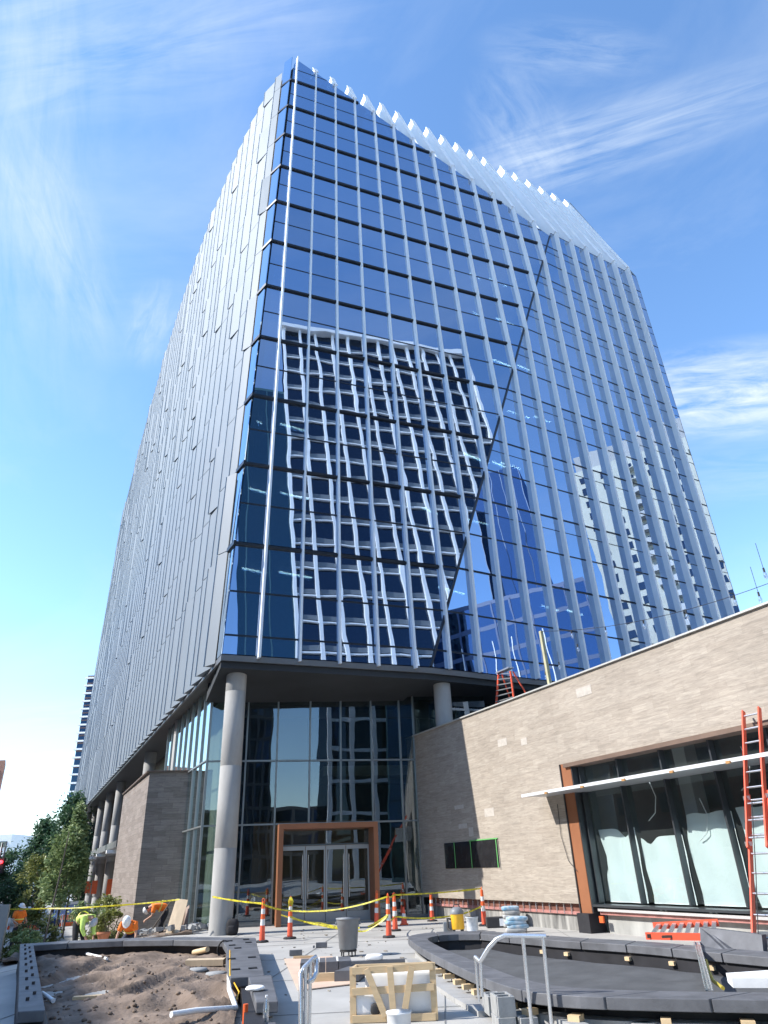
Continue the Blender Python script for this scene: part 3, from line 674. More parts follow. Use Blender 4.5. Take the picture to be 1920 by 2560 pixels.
# plinth: membrane, metal stand-offs, stained concrete
m = MB(); m.box((S0/2+.2, .22, .52), (S0+.3, .2, .22)); m.build('rusty_channel', mat('rust_channel', (.20, .085, .06), .7, .2, var=.35, vs=4), pav, FP)
m = MB(); m.box((S0/2+.2, .13, .40), (S0+.3, .08, .07)); m.build('membrane_strip', M_PINK, pav, FP)
M_STAIN = mat('stained_concrete', (.045, .045, .045), .85, vs=2.6, col2=(.42, .41, .38), stretch=(1.6, 1, .25))
m = MB(); m.box((S0/2-.1, .22, .17), (S0+.3, .14, .42)); m.build('plinth', M_STAIN, pav, FP)
m = MB(); m.box(((S0+SE)/2+.5, .30, .19), (SE-S0-.4, .14, .46)); m.build('plinth', mat('grey_slab', (.36, .36, .34), .85, var=.22, vs=1.5, stretch=(1.5, 1, .5)), pav, FP)
m = MB(); m.box((S0+.22, .10, .20), (.46, .5, .44)); m.build('corner_plinth', M_LINER, pav, FP)
for k in range(26): MB().box((.2+k*.31, .10, .50), (.02, .06, .24)).build('standoff_bracket', M_STEEL, pav, FP)
m = MB(); m.box((S0+.72, .02, .30), (.14, .05, .14)); m.build('power_outlet', M_ORANGE, pav, FP)
m = MB(); m.tube([(8.1, -.02, 3.0), (8.08, -.03, 2.2), (8.25, -.03, 1.6), (8.55, -.03, 1.35)], .008, 6); m.build('loose_wire', M_RUB, pav, FP)
# cables looping behind the panes
for (s, z) in ((11.2, 2.9), (12.6, 2.4), (14.0, 3.3)):
    MB().tube([(s, GY+.06, z+.35), (s+.12, GY+.05, z), (s+.0, GY+.05, z-.35), (s-.25, GY+.05, z-.5)], .012, 6).build('loose_wire', M_WHITE, pav, FP)
# panel taped over a recess in the wall
blk = thing('covered_opening', 'black plastic film taped with green tape over a low wall opening', 'plastic cover', (W0.x+PX.x*2.4, W0.y+PX.y*2.4, 1.9))
n = 26; vs = []; fs = []
for i in range(n+1):
    for j in range(9):
        s = 1.55+3.35*i/n; z = 1.50+.78*j/8; e = min(i, n-i, 3)/3*min(j, 8-j, 2)/2
        vs.append((s, -.015-.05*e*(.5+abs(mnoise.noise(Vector((s*4.5+z*2, z*3, 1))))*1.6), z))
for i in range(n):
    for j in range(8): fs.append((i*9+j, (i+1)*9+j, (i+1)*9+j+1, i*9+j+1))
MB().add(vs, fs, True).build('plastic_film', M_PLASTIC, blk, FP)
for s in (2.35, 3.4, 4.92): MB().box((s, -.075, 1.89), (.035, .004, .80)).build('green_tape', M_GREEN, blk, FP)
MB().box((4.1, -.02, 2.29), (1.7, .02, .03)).build('green_tape', M_GREEN, blk, FP)
# ================================================================== CITY AROUND (far, or behind the camera and seen mirrored)
def slabs(root, p0, az, wdt, dpt, z0, z1, nx, nz, wall, frame, gl, fw=.35, fh=.3, proud=.5, label=''):
    """a tower of glass with a projecting grid of piers and floor bands; front edge from p0 along az, body behind it (left-hand side)"""
    f = ((p0[0], p0[1], 0), az)
    MB().box((wdt/2, dpt/2, (z0+z1)/2), (wdt, dpt, z1-z0)).build('wall', gl, root, f)
    for i in range(nx+1):
        m = MB(); m.box((wdt*i/nx, -proud/2, (z0+z1)/2), (fw, proud, z1-z0)); m.build('pier', frame, root, f)
    for j in range(nz+1):
        z = z0+(z1-z0)*j/nz; m = MB(); m.box((wdt/2, -proud/2+.1, z), (wdt, proud-.15, fh)); m.build('floor_band', frame, root, f)
    return root
M_BW = mat('bright_white_frame', (.80, .81, .82), .6, var=.03)
gt = thing('gridded_tower', 'tall office tower with white grid frame mirrored wavy in the blue glass', 'office tower', (47, -12, 0))
slabs(gt, (65.1, -4.3), 206, 38.6, 3, 0, 114, 12, 25, None, M_BW, G_BACK, .50, .24, .5)
fgt = ((65.1, -4.3, 0), 206)
# note: the front of that tower looks back at the glass; spandrels behind the frame
for j in range(25):
    MB().box((19.3, -.06, 114*j/25+.8), (38.2, .1, .8)).build('spandrel', mat('grey_spandrel', (.15, .17, .19), .6), gt, fgt)
MB().box((19.3, -.4, 114.2), (40, 1.2, 1.2)).build('parapet', M_BW, gt, fgt)
tt_ = thing('teal_tower', 'dark teal glass tower mirrored in the leftmost panes beside the white grid', 'office tower', (27, -24, 0))
slabs(tt_, (30.3, -21.4), 206, 6.5, 12, 0, 94, 2, 24, None, mat('teal_band', (.05, .12, .14), .5, .2), glass('teal_glass', (.02, .06, .08), (.22, .36, .42), (0, 0, 0), mix=.35, wob=.002), .15, 1.2, .1)
# blue glass office, low and wide
bo = thing('blue_office', 'wide low blue glass office mirrored at the foot of the right facade', 'office building', (80, 6, 0))
slabs(bo, (84, 18), 232+30, 50, 20, 0, 49, 16, 11, None, mat('blue_grid', (.05, .08, .16), .5, .3), G_BLUE, .26, .75, .2)
for k in range(9):
    MB().box((3+k*4.6+.6*(k % 3), -.18, 22), (.16, .2, 40)).build('light_fin', M_BW, bo, ((84, 18, 0), 262))
bt = thing('blue_tower', 'slender dark blue glass tower mirrored beside the fold of the facade', 'office tower', (104, 4, 0))
slabs(bt, (112, 6), 262, 12, 16, 0, 96, 5, 26, None, mat('blue_grid2', (.08, .12, .2), .5, .3), G_BLUE, .15, .2, .15)
# residential tower: pale walls, windows, balconies
rs = thing('residential_tower', 'pale residential tower with stacked balconies mirrored in the right facade', 'apartment tower', (107, 50, 0))
frs = ((107, 54, 0), 264)
M_BEIGE = mat('pale_render', (.47, .48, .43), .85, var=.06, vs=.15)
MB().box((18, 14, 41), (36, 28, 82)).build('wall', M_BEIGE, rs, frs); MB().box((18, 14, 84), (33, 26, 5)).box((16, 14, 89), (12, 14, 6)).build('roof', mat('grey_roof_screen', (.32, .33, .34), .7), rs, frs)
base_w = None; base_b = None; cnt = 0; cntb = 0; wr = MB(); brr = MB()
for j in range(27):
    for i in range(8):
        x, z = 2.2+i*4.5, 4+j*2.9
        if i in (2, 5):
            if cntb < 50:
                bm = MB().box((0, 0, 0), (3.2, 1.5, .18)).box((0, -.72, .55), (3.2, .05, .95)).build('balcony', mat('balcony_grey', (.42, .44, .45), .6), rs, frs) if not base_b else base_b.copy()
                if base_b: scn.collection.objects.link(bm)
                else: base_b = bm
                v = Matrix.Translation((frs[0][0], frs[0][1], 0)) @ Matrix.Rotation(R_(264), 4, 'Z') @ Vector((x, -.8, z-1.2)); bm.location = v; cntb += 1
            else: brr.box((x, -.8, z-1.2), (3.2, 1.5, .18))
        if cnt < 100:
            wm = MB().box((0, 0, 0), (1.7, .1, 1.5)).build('window', G_BACK, rs, frs) if not base_w else base_w.copy()
            if base_w: scn.collection.objects.link(wm)
            else: base_w = wm
            v = Matrix.Translation((frs[0][0], frs[0][1], 0)) @ Matrix.Rotation(R_(264), 4, 'Z') @ Vector((x, -.03, z)); wm.location = v; cnt += 1
        else: wr.box((x, -.03, z), (1.7, .1, 1.5))
struct(wr.build('upper_windows', G_BACK, rs, frs), 'stuff'); struct(brr.build('upper_balconies', M_BEIGE, rs, frs), 'stuff')
# fin-fronted neighbour at the far right of the reflection
ff = thing('finned_office', 'office with bright white fins mirrored at the lower right of the facade', 'office building', (70, 62, 0))
slabs(ff, (88, 74), 268, 26, 18, 0, 36, 12, 3, None, M_BW, G_BLUE, .5, .3, 1.0)
# buildings mirrored in the lobby glass
db = thing('dark_tower', 'dark tower block mirrored at the left of the lobby glass', 'office tower', (14, -60, 0))
slabs(db, (21, -62), 190, 5, 10, 0, 60, 4, 17, None, mat('charcoal_frame', (.07, .075, .08), .7), G_BACK, .3, .5, .2)
wf = thing('white_framed_building', 'white framed block mirrored in the right lobby panes', 'building', (40, -55, 0))
slabs(wf, (44, -34), 192, 22, 12, 0, 24, 7, 6, None, M_BW, G_BACK, .6, .4, .5)
lb = thing('low_dark_block', 'low dark city block mirrored in the middle of the lobby glass', 'building', (30, -80, 0))
slabs(lb, (42, -78), 200, 30, 10, 0, 12, 8, 3, None, mat('charcoal_frame2', (.12, .12, .12), .7), G_BACK, .5, .6, .3)
# brick block across the street: out of frame, it throws the shade over the left of the site
H_ = 27.0; D_ = H_/math.tan(SUN_EL); e0 = Vector((-7.03, 17.22, 0)) - Vector((SDX, SDY, 0)).normalized()*D_ + Vector((.10, 0, 0))
bb = thing('brick_block', 'red brown brick block across the street at the left edge', 'building', (e0.x, e0.y, 0))
fbb = ((e0.x, e0.y, 0), 116)
MB().box((20, 9, H_/2-1), (150, 18, H_+2)).build('wall', M_BRICK, bb, fbb)
wbase = None
for j in range(7):
    for i in range(14):
        x, z = 10+i*6.0, 3+j*3.4
        if wbase is None: wbase = wm = MB().box((0, 0, 0), (1.8, .12, 1.9)).build('window', G_BACK, bb, fbb)
        else: wm = wbase.copy(); scn.collection.objects.link(wm)
        wm.location = Vector((e0.x, e0.y, 0))+azv(116)*x-azv(206)*.02+Vector((0, 0, z))
# far away down the street
ft = thing('balcony_tower', 'far dark glass tower with white balcony slabs left of the blue glass tower', 'apartment tower', (-112, 260, 0))
q = at(213, 1690, 260); q2 = at(150, 2075, 260)
fft = ((q.x+1.2, 260, 0), 0)
MB().box((11, 12, q.z/2-2), (22, 24, q.z+2)).build('wall', glass('far_glass', (.012, .03, .075), (.10, .18, .32), (0, 0, 0), mix=.2, wob=.002), ft, fft)
MB().box((12.5, 11, q.z+1.2), (17, 20, 3.0)).build('penthouse', mat('far_grey', (.20, .24, .28), .7), ft, fft)
for k in range(23):
    MB().box((1.2, -.2, q.z-1.0-k*2.9), (3.6, 1.6, .55)).build('balcony', M_BW, ft, fft)
for k in range(26):
    MB().box((11, -.05, q.z-.2-k*2.75), (22, .3, .5)).build('floor_band', mat('bronze_band', (.11, .07, .07), .6), ft, fft)
q = at(14, 1900, 150)
bt2 = thing('brick_tower', 'sliver of a far red brown tower at the left edge', 'building', (q.x, 150, 0))
fz = at(0, 2060, 150).z
MB().prism([(q.x-16, 150), (q.x, 150), (q.x*1.05, 158), (q.x-18, 158)], -2, q.z).build('wall', M_BRICK, bt2)
for k in range(12): MB().box((q.x-8, 149.9, q.z-2-k*3), (13, .3, 1.2)).build('window', G_BACK, bt2)
q = at(31, 2085, 200); fo = thing('far_white_block', 'small pale far block beyond the dark trees', 'building', (q.x, 200, 0))
MB().box((q.x-9, 210, q.z/2-1), (18, 20, q.z+2)).build('wall', M_WHITE, fo); MB().box((q.x-9, 199.9, q.z-2.4), (16, .2, 1.4)).build('window', G_BACK, fo)
q = at(60, 2150, 230); fo = thing('far_grey_block', 'hazy grey far building between pale block and trees', 'building', (q.x, 230, 0))
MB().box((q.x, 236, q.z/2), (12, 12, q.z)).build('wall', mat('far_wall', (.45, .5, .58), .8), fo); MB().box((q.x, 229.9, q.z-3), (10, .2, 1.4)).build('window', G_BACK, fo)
# ================================================================== PLANTERS
def ring(outer, inner, z0, z1, gap=.006):
    """a slab between two matching polylines"""
    m = MB(); n = len(outer)
    for i in range(n-1):
        a, b, c, d = outer[i], outer[i+1], inner[i+1], inner[i]
        L_ = (Vector(b)-Vector(a)); g = gap/max(L_.length, .01)
        L2 = lambda p, q, t: (p[0]+(q[0]-p[0])*t, p[1]+(q[1]-p[1])*t)
        m.prism([L2(a, b, g), L2(a, b, 1-g), L2(d, c, 1-g), L2(d, c, g)], z0, z1)
    return m
def resample(pts, step):
    pts = [Vector((p[0], p[1], 0)) for p in pts]; out = [pts[0]]
    # catmull-rom smoothing
    P = [pts[0]*2-pts[1]]+pts+[pts[-1]*2-pts[-2]]; out = []
    for i in range(1, len(P)-2):
        n = max(1, int((P[i+1]-P[i]).length/step))
        for k in range(n):
            t = k/n; p0, p1, p2, p3 = P[i-1], P[i], P[i+1], P[i+2]
            q = .5*((2*p1)+(-p0+p2)*t+(2*p0-5*p1+4*p2-p3)*t*t+(-p0+3*p1-3*p2+p3)*t**3); out.append((q.x, q.y))
    out.append((pts[-1].x, pts[-1].y)); return out
def lerp2(a, b, t): return (a[0]+(b[0]-a[0])*t, a[1]+(b[1]-a[1])*t)
def linpts(pts, per): return [lerp2(pts[i], pts[i+1], k/per) for i in range(len(pts)-1) for k in range(per)]+[pts[-1]]
def blob(c, d, seed, m=None, pw=.5):
    m = m or MB(); vs = []; n, k = 20, 12
    for i in range(k+1):
        ph = -math.pi/2+math.pi*i/k
        for j in range(n):
            th = 2*math.pi*j/n; x, y, z = math.cos(ph)*math.cos(th), math.cos(ph)*math.sin(th), math.sin(ph)
            f = lambda a: math.copysign(abs(a)**pw, a); s_ = 1+.06*mnoise.noise(Vector((x*2+seed, y*2, z*2)))
            vs.append((c[0]+f(x)*d[0]/2*s_, c[1]+f(y)*d[1]/2*s_, c[2]+f(z)*d[2]/2*s_))
    return m.add(vs, [(i*n+j, i*n+(j+1) % n, (i+1)*n+(j+1) % n, (i+1)*n+j) for i in range(k) for j in range(n)], True)
# left planter: soil bed inside a wall capped with dark slabs
lp = thing('soil_planter', 'long planter bed rimmed with dark stone slabs in the left foreground', 'planter', (-4.8, 13, 0))
CZ0, CZ1 = .215, .33
LWo = [(-8.93, 18.70), (-4.38, 9.41)]; LWi = [(-8.38, 18.21), (-4.09, 9.46)]
for k, (a, b) in enumerate(zip(zip(linpts(LWo, 6), linpts(LWo, 6)[1:]), zip(linpts(LWi, 6), linpts(LWi, 6)[1:]))):
    ring([a[0], a[1]], [b[0], b[1]], CZ0, CZ1).build('coping_slab', M_SLATE, lp, None, .01)
BKo = [(-8.93, 18.70), (-7.92, 19.09), (-6.49, 19.20), (-5.06, 18.86), (-3.25, 17.88)]; BKi = [(-8.38, 18.15), (-7.70, 18.43), (-6.44, 18.48), (-5.17, 18.15), (-3.91, 17.49)]
for k in range(4): ring(linpts(BKo, 1)[k:k+2], linpts(BKi, 1)[k:k+2], CZ0-.001, CZ1+.002).build('coping_slab', M_SLATE, lp, None, .01)
RWo = [(-3.25, 17.88), (-2.88, 16.06), (-2.42, 13.86), (-1.96, 11.61)]; RWi = [(-3.91, 17.49), (-3.41, 15.73), (-2.99, 13.75), (-2.42, 11.50)]
for k in range(3): ring(RWo[k:k+2], RWi[k:k+2], CZ0, CZ1+.001).build('coping_slab', M_SLATE, lp, None, .01)
ring([(-1.87, 11.68), (-1.43, 9.46)], [(-2.22, 11.73), (-1.68, 9.46)], CZ0, CZ1-.004).build('coping_slab', M_SLATE, lp, None, .01)
ring([(-1.41, 9.24), (-1.08, 7.26)], [(-1.76, 9.24), (-1.43, 7.26)], .02, .17).build('coping_slab', M_SLATE, lp, None, .01)
m = MB()
for A in (([(-8.86, 18.59), (-4.29, 9.24)], [(-8.42, 18.21), (-3.98, 9.35)]), ([(-8.80, 18.64), (-7.81, 18.98), (-6.49, 19.09), (-5.06, 18.76), (-3.30, 17.82)], [(-8.47, 18.26), (-7.70, 18.54), (-6.44, 18.64), (-5.17, 18.32), (-3.74, 17.55)]),
          ([(-3.30, 17.82), (-2.93, 16.06), (-2.48, 13.86), (-2.02, 11.55), (-1.56, 9.35), (-1.21, 7.26)], [(-3.74, 17.49), (-3.25, 15.73), (-2.81, 13.75), (-2.25, 11.44), (-1.76, 9.24), (-1.45, 7.15)])):
    for i in range(len(A[0])-1): m.prism([A[0][i], A[0][i+1], A[1][i+1], A[1][i]], -1.0, CZ0-.012)
m.build('planter_wall', M_LINER, lp)
rd = random.Random(2)
for k in range(17):                                              # drilled sockets in the left slabs
    t = .05+k/17*.92; a = lerp2(LWo[0], LWo[1], t); b = lerp2(LWi[0], LWi[1], t); q = lerp2(a, b, .35+.3*(k % 2))
    MB().tube([(q[0], q[1], CZ1-.01), (q[0], q[1], CZ1+.035)], .022, 8).build('socket', M_RUB, lp)
for k, (t, s) in enumerate(((.05, .3), (.05, .8), (.17, .25), (.22, .75), (.33, .6), (.62, .25), (.62, .85), (.86, .3), (.86, .8))):
    a = lerp2(RWo[0], RWo[3], t); b = lerp2(RWi[0], RWi[3], t); q = lerp2(a, b, s)
    MB().box((q[0], q[1], CZ1+.008), (.13, .10, .02), .25).build('shim', M_PINK if k in (6.60, 7.70) else M_RUB, lp)
# soil
vs = []; fs = []; NX, NY = 90, 130
Lp = [(-8.49, 18.26), (-4.12, 9.35), (-2.64, 6.16)]; Rp = [(-3.69, 17.60), (-2.31, 11.55), (-1.32, 6.16)]
def polyl(P, y):
    for i in range(len(P)-1):
        if P[i+1][1] <= y <= P[i][1]: t = (P[i][1]-y)/(P[i][1]-P[i+1][1]); return P[i][0]+(P[i+1][0]-P[i][0])*t
    return P[-1][0] if y < P[-1][1] else P[0][0]
def soilz(x, y):
    z = .055+.13*mnoise.noise(Vector((x*.6, y*.33, 3)))+.035*mnoise.noise(Vector((x*2.4, y*1.5, 7)))
    g = mnoise.noise(Vector((x*1.4+5, y*.8, 9)))
    z += .15*max(0, 1-abs(g)*4)*(.5+.5*math.sin(y*.9+x))                                       # rutted clods
    z += .018*mnoise.noise(Vector((x*9, y*7, 1)))+.012*mnoise.noise(Vector((x*22, y*18, 4)))
    return max(-.06, min(z, .24))
for j in range(NY+1):
    y = 18.5-(18.5-6.1)*(j/NY)
    xl, xr = polyl(Lp, y), polyl(Rp, y)
    if y > 17.6: xl, xr = -8.7, -3.65
    for i in range(NX+1):
        x = xl+(xr-xl)*i/NX; vs.append((x, y, soilz(x, y)))
for j in range(NY):
    for i in range(NX): fs.append((j*(NX+1)+i, (j+1)*(NX+1)+i, (j+1)*(NX+1)+i+1, j*(NX+1)+i+1))
struct(MB().add(vs, fs, True).build('soil', M_SOIL))
def sz(x, y, d=0): return Vector((x, y, soilz(x, y)+d))
clod = MB()
for k in range(700):
    y = rd.uniform(7.70, 17.93); x = rd.uniform(polyl(Lp, y)+.1, polyl(Rp, y)-.1); r = rd.choice([.006, .008, .010, .013, .018, .03])*rd.uniform(.7, 1.3)
    c = sz(x, y, r*.25); vs = []
    for a_ in range(5):
        ph = -1.5+3.0*a_/4
        for b_ in range(7):
            th = b_*.8976; vs.append(c+Vector((math.cos(ph)*math.cos(th)*rd.uniform(.7, 1.3), math.cos(ph)*math.sin(th)*rd.uniform(.7, 1.3), math.sin(ph)*.65*rd.uniform(.7, 1.2)))*r)
    clod.add(vs, [(a_*7+b_, a_*7+(b_+1) % 7, a_*7+7+(b_+1) % 7, a_*7+7+b_) for a_ in range(4) for b_ in range(7)], True)
struct(clod.build('soil_clods', M_SOIL), 'stuff')
# litter on the soil
def G2(u, v, z=.07): q = gp(u, v, z); return q.x, q.y
S1 = lambda x, y: (x*.38578, 2160+y*.38578)
a = G2(*S1(470, 560)); b = G2(*S1(690, 635)); tag(MB().tube([sz(*a, .05), sz(*b, .05)], .028, 8).build('plastic_pipe', M_FOAM), 'thin white pipe lying at the sun and shade line of the soil', 'pipe')
a = G2(*S1(1480, 720)); b = G2(*S1(1480, 920)); c = G2(*S1(1525, 1000)); d = G2(*S1(1270, 1040)); e = G2(*S1(1100, 1080))
tag(MB().tube([sz(*p, .09) for p in (a, b, c, d, e)], .032, 10).build('plastic_pipe', M_WHITE), 'bent white water pipe in the right corner of the soil', 'pipe')
a = G2(*S1(280, 805)); b = G2(*S1(340, 920)); tag(MB().tube([sz(*a, .04), sz(*b, .04)], .03, 8).build('plastic_pipe', M_WHITE), 'short white pipe in the shade beside the left slabs', 'pipe')
q = G2(*S1(590, 875)); tag(MB().box(sz(*q, .03), (.5, .12, .04), .2).build('board', M_WOOD), 'short grey board on the shaded soil', 'board')
q = G2(*S1(1330, 665)); tag(MB().box(sz(*q, .06), (.75, .16, .10), -.12, .1).build('timber', M_PLY), 'thick timber offcut lying on the soil under a pale pipe', 'timber')
q = G2(*S1(1270, 612)); tag(MB().tube([sz(q[0]-.12, q[1]+.25, .12), sz(q[0]+.3, q[1]-.3, .17)], .05, 10).build('cardboard_tube', M_WOOD), 'pale tube resting on the timber offcut', 'tube')
for u, v, lab in ((1275, 705, 'flat grey stone left of its twin below the timber'), (1400, 712, 'flat grey stone right of its twin below the timber')):
    q = G2(*S1(u, v)); tag(MB().lathe(sz(*q, -.02), [(.16, 0), (.2, .03), (.17, .06), (.02, .065)], 12).build('flat_stone', M_BLOCK), lab, 'stone', 'flat stones in the soil')
q = G2(*S1(1050, 548)); tag(MB().box(sz(*q, .10), (.16, .10, .22), .1).build('foam_block', M_FOAM), 'small white block against the back rim of the planter', 'block')
q = G2(*S1(1445, 600)); m = MB()
for k in range(4): m.tube([sz(q[0]+.13*math.cos(a*.42+k*.1), q[1]+.03*k, .12+.15*math.sin(a*.42+k*.1)) for a in range(16)], .012, 6)
tag(m.build('cable_coil', M_RUB), 'coil of black cable leaning in the back right corner', 'cable')
q = G2(*S1(1587, 1030), .1); tag(MB().tube([(q[0], q[1], .05), (q[0], q[1], .28)], .03, 10).build('orange_stake', M_ORANGE), 'short orange stake at the bottom beside the planter wall', 'stake')
S2 = lambda x, y: (560+x*.38578, 2060+y*.38578)
a = gp(*S1(1490, 560), .33); b = gp(*S1(1490, 720), .33); c = gp(*S1(1550, 830), .2); d = gp(*S1(1510, 930), .12)
tag(MB().tube([a, b, c, d], .010, 6).build('string_line', M_YEL), 'thin yellow cord hanging down the right rim of the bed', 'cord')
# water bottle and crumpled bag on the near slabs
q = gp(*S2(270, 1280), .17); bt_ = thing('water_bottle', 'clear plastic water bottle standing at the end of the dark slabs', 'bottle', (q.x, q.y, .17))
lpart(MB().lathe((0, 0, 0), [(.032, 0), (.034, .02), (.034, .15), (.014, .20), (.014, .22)], 16), 'bottle_body', glass('bottle_plastic', (.7, .75, .8), (.9, .9, .95), (.85, .9, .92), mix=.25, wob=.001), bt_)
lpart(MB().lathe((0, 0, .221), [(.016, 0), (.016, .02)], 12), 'cap', M_WHITE, bt_)
q = gp(*S2(285, 1105), .33); tag(blob((q.x-.22, q.y+.35, .355), (.24, .20, .06), 5, pw=.8).build('crumpled_bag', M_FOAM), 'crumpled white bag lying on the dark slab above the bottle', 'bag')
# right planter: boat-shaped basin, black inside
rp_ = thing('stone_basin', 'boat shaped basin with dark stone rim and black lining in the right foreground', 'planter', (3, 11, 0))
nose_o = [(0.68, 17.55), (0.33, 17.16), (0.14, 16.56), (0.22, 15.62), (0.39, 14.19)]
fo = resample([(0.39, 14.19), (0.66, 12.54), (0.91, 11.22), (1.17, 10.07), (1.43, 9.41), (1.85, 9.02), (2.48, 8.75), (3.25, 8.49), (5.06, 7.92), (7.15, 7.37)], .45)
fi = resample([(0.75, 14.19), (0.97, 12.98), (1.21, 11.77), (1.46, 10.56), (1.74, 9.85), (2.09, 9.48), (2.62, 9.20), (3.41, 8.91), (5.19, 8.36), (7.26, 7.81)], .45)
def cum(P):
    d = [0]
    for i in range(len(P)-1): d.append(d[-1]+(Vector(P[i+1])-Vector(P[i])).length)
    return d
def even(P, n):
    d = cum(P); out = []
    for k in range(n+1):
        t = d[-1]*k/n; i = max(i for i in range(len(d)) if d[i] <= t+1e-9); i = min(i, len(P)-2); out.append(lerp2(P[i], P[i+1], (t-d[i])/max(1e-6, d[i+1]-d[i])))
    return out
Fo = resample([(1.76, 17.33), (1.04, 17.58), (0.50, 17.38), (0.17, 16.78), (0.19, 15.84), (0.39, 14.19), (0.66, 12.54), (0.91, 11.22), (1.17, 10.07), (1.43, 9.41), (1.85, 9.02), (2.48, 8.75), (3.25, 8.49), (5.06, 7.92), (7.15, 7.37)], .15)
Fi = resample([(1.65, 16.67), (1.16, 16.83), (0.77, 16.67), (0.55, 16.23), (0.57, 15.51), (0.75, 14.19), (0.97, 12.98), (1.21, 11.77), (1.46, 10.56), (1.74, 9.85), (2.09, 9.48), (2.62, 9.20), (3.41, 8.91), (5.19, 8.36), (7.26, 7.81)], .15)
Bo = resample([(1.76, 17.33), (2.70, 16.06), (3.30, 15.18), (4.29, 13.97), (5.00, 12.76), (6.16, 10.78)], .15); Bi = resample([(1.65, 16.67), (2.37, 15.51), (2.97, 14.63), (3.91, 13.48), (4.57, 12.32), (5.67, 10.45)], .15)
nS = 15
def slabrow(Po, Pi, nS, z0, z1):
    A, B = even(Po, nS*4), even(Pi, nS*4)
    for k in range(nS):
        a, b = A[k*4:k*4+5], B[k*4:k*4+5]
        sh = .012/max(.05, (Vector(a[-1])-Vector(a[0])).length)
        a = [lerp2(a[0], a[1], sh*4)]+a[1:4]+[lerp2(a[4], a[3], sh*4)]; b = [lerp2(b[0], b[1], sh*4)]+b[1:4]+[lerp2(b[4], b[3], sh*4)]
        mm = MB(); n = 5
        poly = a+b[::-1]; vs = [(p[0], p[1], z0) for p in a]+[(p[0], p[1], z0) for p in b]+[(p[0], p[1], z1) for p in a]+[(p[0], p[1], z1) for p in b]
        fs = []
        for i in range(4): fs += [(i, i+1, 5+i+1, 5+i), (10+i, 15+i, 15+i+1, 10+i+1), (i, 10+i, 10+i+1, i+1), (5+i, 5+i+1, 15+i+1, 15+i)]
        fs += [(0, 5, 15, 10), (4, 14, 19, 9)]
        mm.add(vs, fs).build('coping_slab', M_SLATE, rp_, None, .008)
slabrow(Fo, Fi, nS, CZ0, CZ1); slabrow(Bo, Bi, 8, CZ0+.001, CZ1+.001)
def inset(Po, Pi, t, n): return [lerp2(a, b, t) for a, b in zip(even(Po, n), even(Pi, n))]
for (Po, Pi) in ((Fo, Fi), (Bo, Bi)):
    ring(inset(Po, Pi, .30, 60), inset(Po, Pi, .72, 60), -.1, .10, .002).build('basin_wall', mat('block_wall', (.36, .36, .35), .9, var=.12, vs=4, bump=.003, bs=50), rp_)
    ring(inset(Po, Pi, .80, 60), inset(Po, Pi, .92, 60), -.1, .21, 0).build('lining', M_LINER, rp_)
# lining floor: draped geotextile
A_, B_ = even(Fi, 60), even(Bi, 60); pts = []; vs = []; fs = []
Bfull = even(resample([(1.65, 16.67), (2.37, 15.51), (2.97, 14.63), (3.91, 13.48), (4.57, 12.32), (5.67, 10.45), (7.26, 8.36)], .15), 60); Afull = even(Fi[:], 60)
for i in range(61):
    for j in range(25):
        p = lerp2(Afull[i], Bfull[i], j/24); z = .045+.03*(j/24)+.035*mnoise.noise(Vector((p[0]*1.6, p[1]*1.2, 0)))+.02*math.sin(4*math.hypot(p[0]-2.9, p[1]-11.2)) * math.exp(-((p[0]-2.9)**2+(p[1]-11.2)**2))
        if j > 21: z -= .01*(j-21)
        vs.append((p[0], p[1], z))
for i in range(60):
    for j in range(24): fs.append((i*25+j, (i+1)*25+j, (i+1)*25+j+1, i*25+j+1))
MB().add(vs, fs, True).build('geotextile', M_FABRIC, rp_)
for k, t in enumerate([.30, .36, .40, .44, .47, .50, .535, .58, .60, .64, .70, .75, .81, .87, .93]):
    A, B = even(Fo, 100), even(Fi, 100); i = int(t*100); q = lerp2(A[i], B[i], .12); d = Vector(A[i+1])-Vector(A[i]); ang = math.atan2(d.y, d.x)
    MB().box((q[0], q[1], .125), (.10+.03*(k % 2), .16, .06), ang).build('wood_shim', M_WOOD, rp_)
for k, t in enumerate([.25, .33, .5, .62, .72]):
    A, B = even(Bo, 100), even(Bi, 100); i = int(t*100); q = lerp2(A[i], B[i], .93); MB().box((q[0], q[1], .130), (.09, .12, .055), -.9).build('wood_shim', M_WOOD, rp_)
for k in range(13):
    A, B = even(Fo, 100), even(Fi, 100); i = 28+k*2; q = lerp2(A[i], B[i], .2); MB().tube([(q[0], q[1], -.02), (q[0], q[1], .16)], .008, 6).build('pin', M_RUB, rp_)
ring([(0.06, 15.62), (0.22, 14.19), (0.46, 12.43), (0.68, 11.11), (0.90, 10.12)], [(0.35, 15.62), (0.52, 14.19), (0.79, 12.43), (1.04, 11.11), (1.26, 10.12)], -.002, .055).build('footing', M_CONC, rp_)
for k in range(7):                                               # concrete block piers under the near rim
    A, B = even(Fo, 100), even(Fi, 100); i = [58, 64, 69, 75, 82, 88, 94][k]; q = lerp2(A[i], B[i], .05)
    tag(MB().box((q[0], q[1]-.02, .045), (.18, .38, .11), .3).build('block_pier', M_BLOCK), ['grey block pier under the near rim just right of the handrail', 'second grey block pier right of the handrail under the near rim', 'third grey block pier from the handrail under the near rim', 'grey block pier below the foot of the metal channel', 'fifth grey block pier from the handrail under the near rim', 'grey block pier below the white foam slab', 'rightmost grey block pier under the near rim'][k], 'block', 'block piers under the basin rim')
S3 = lambda x, y: (1000+x*.3014, 2160+y*.3014); S4 = lambda x, y: (1400+x*.31344, 2160+y*.31344)
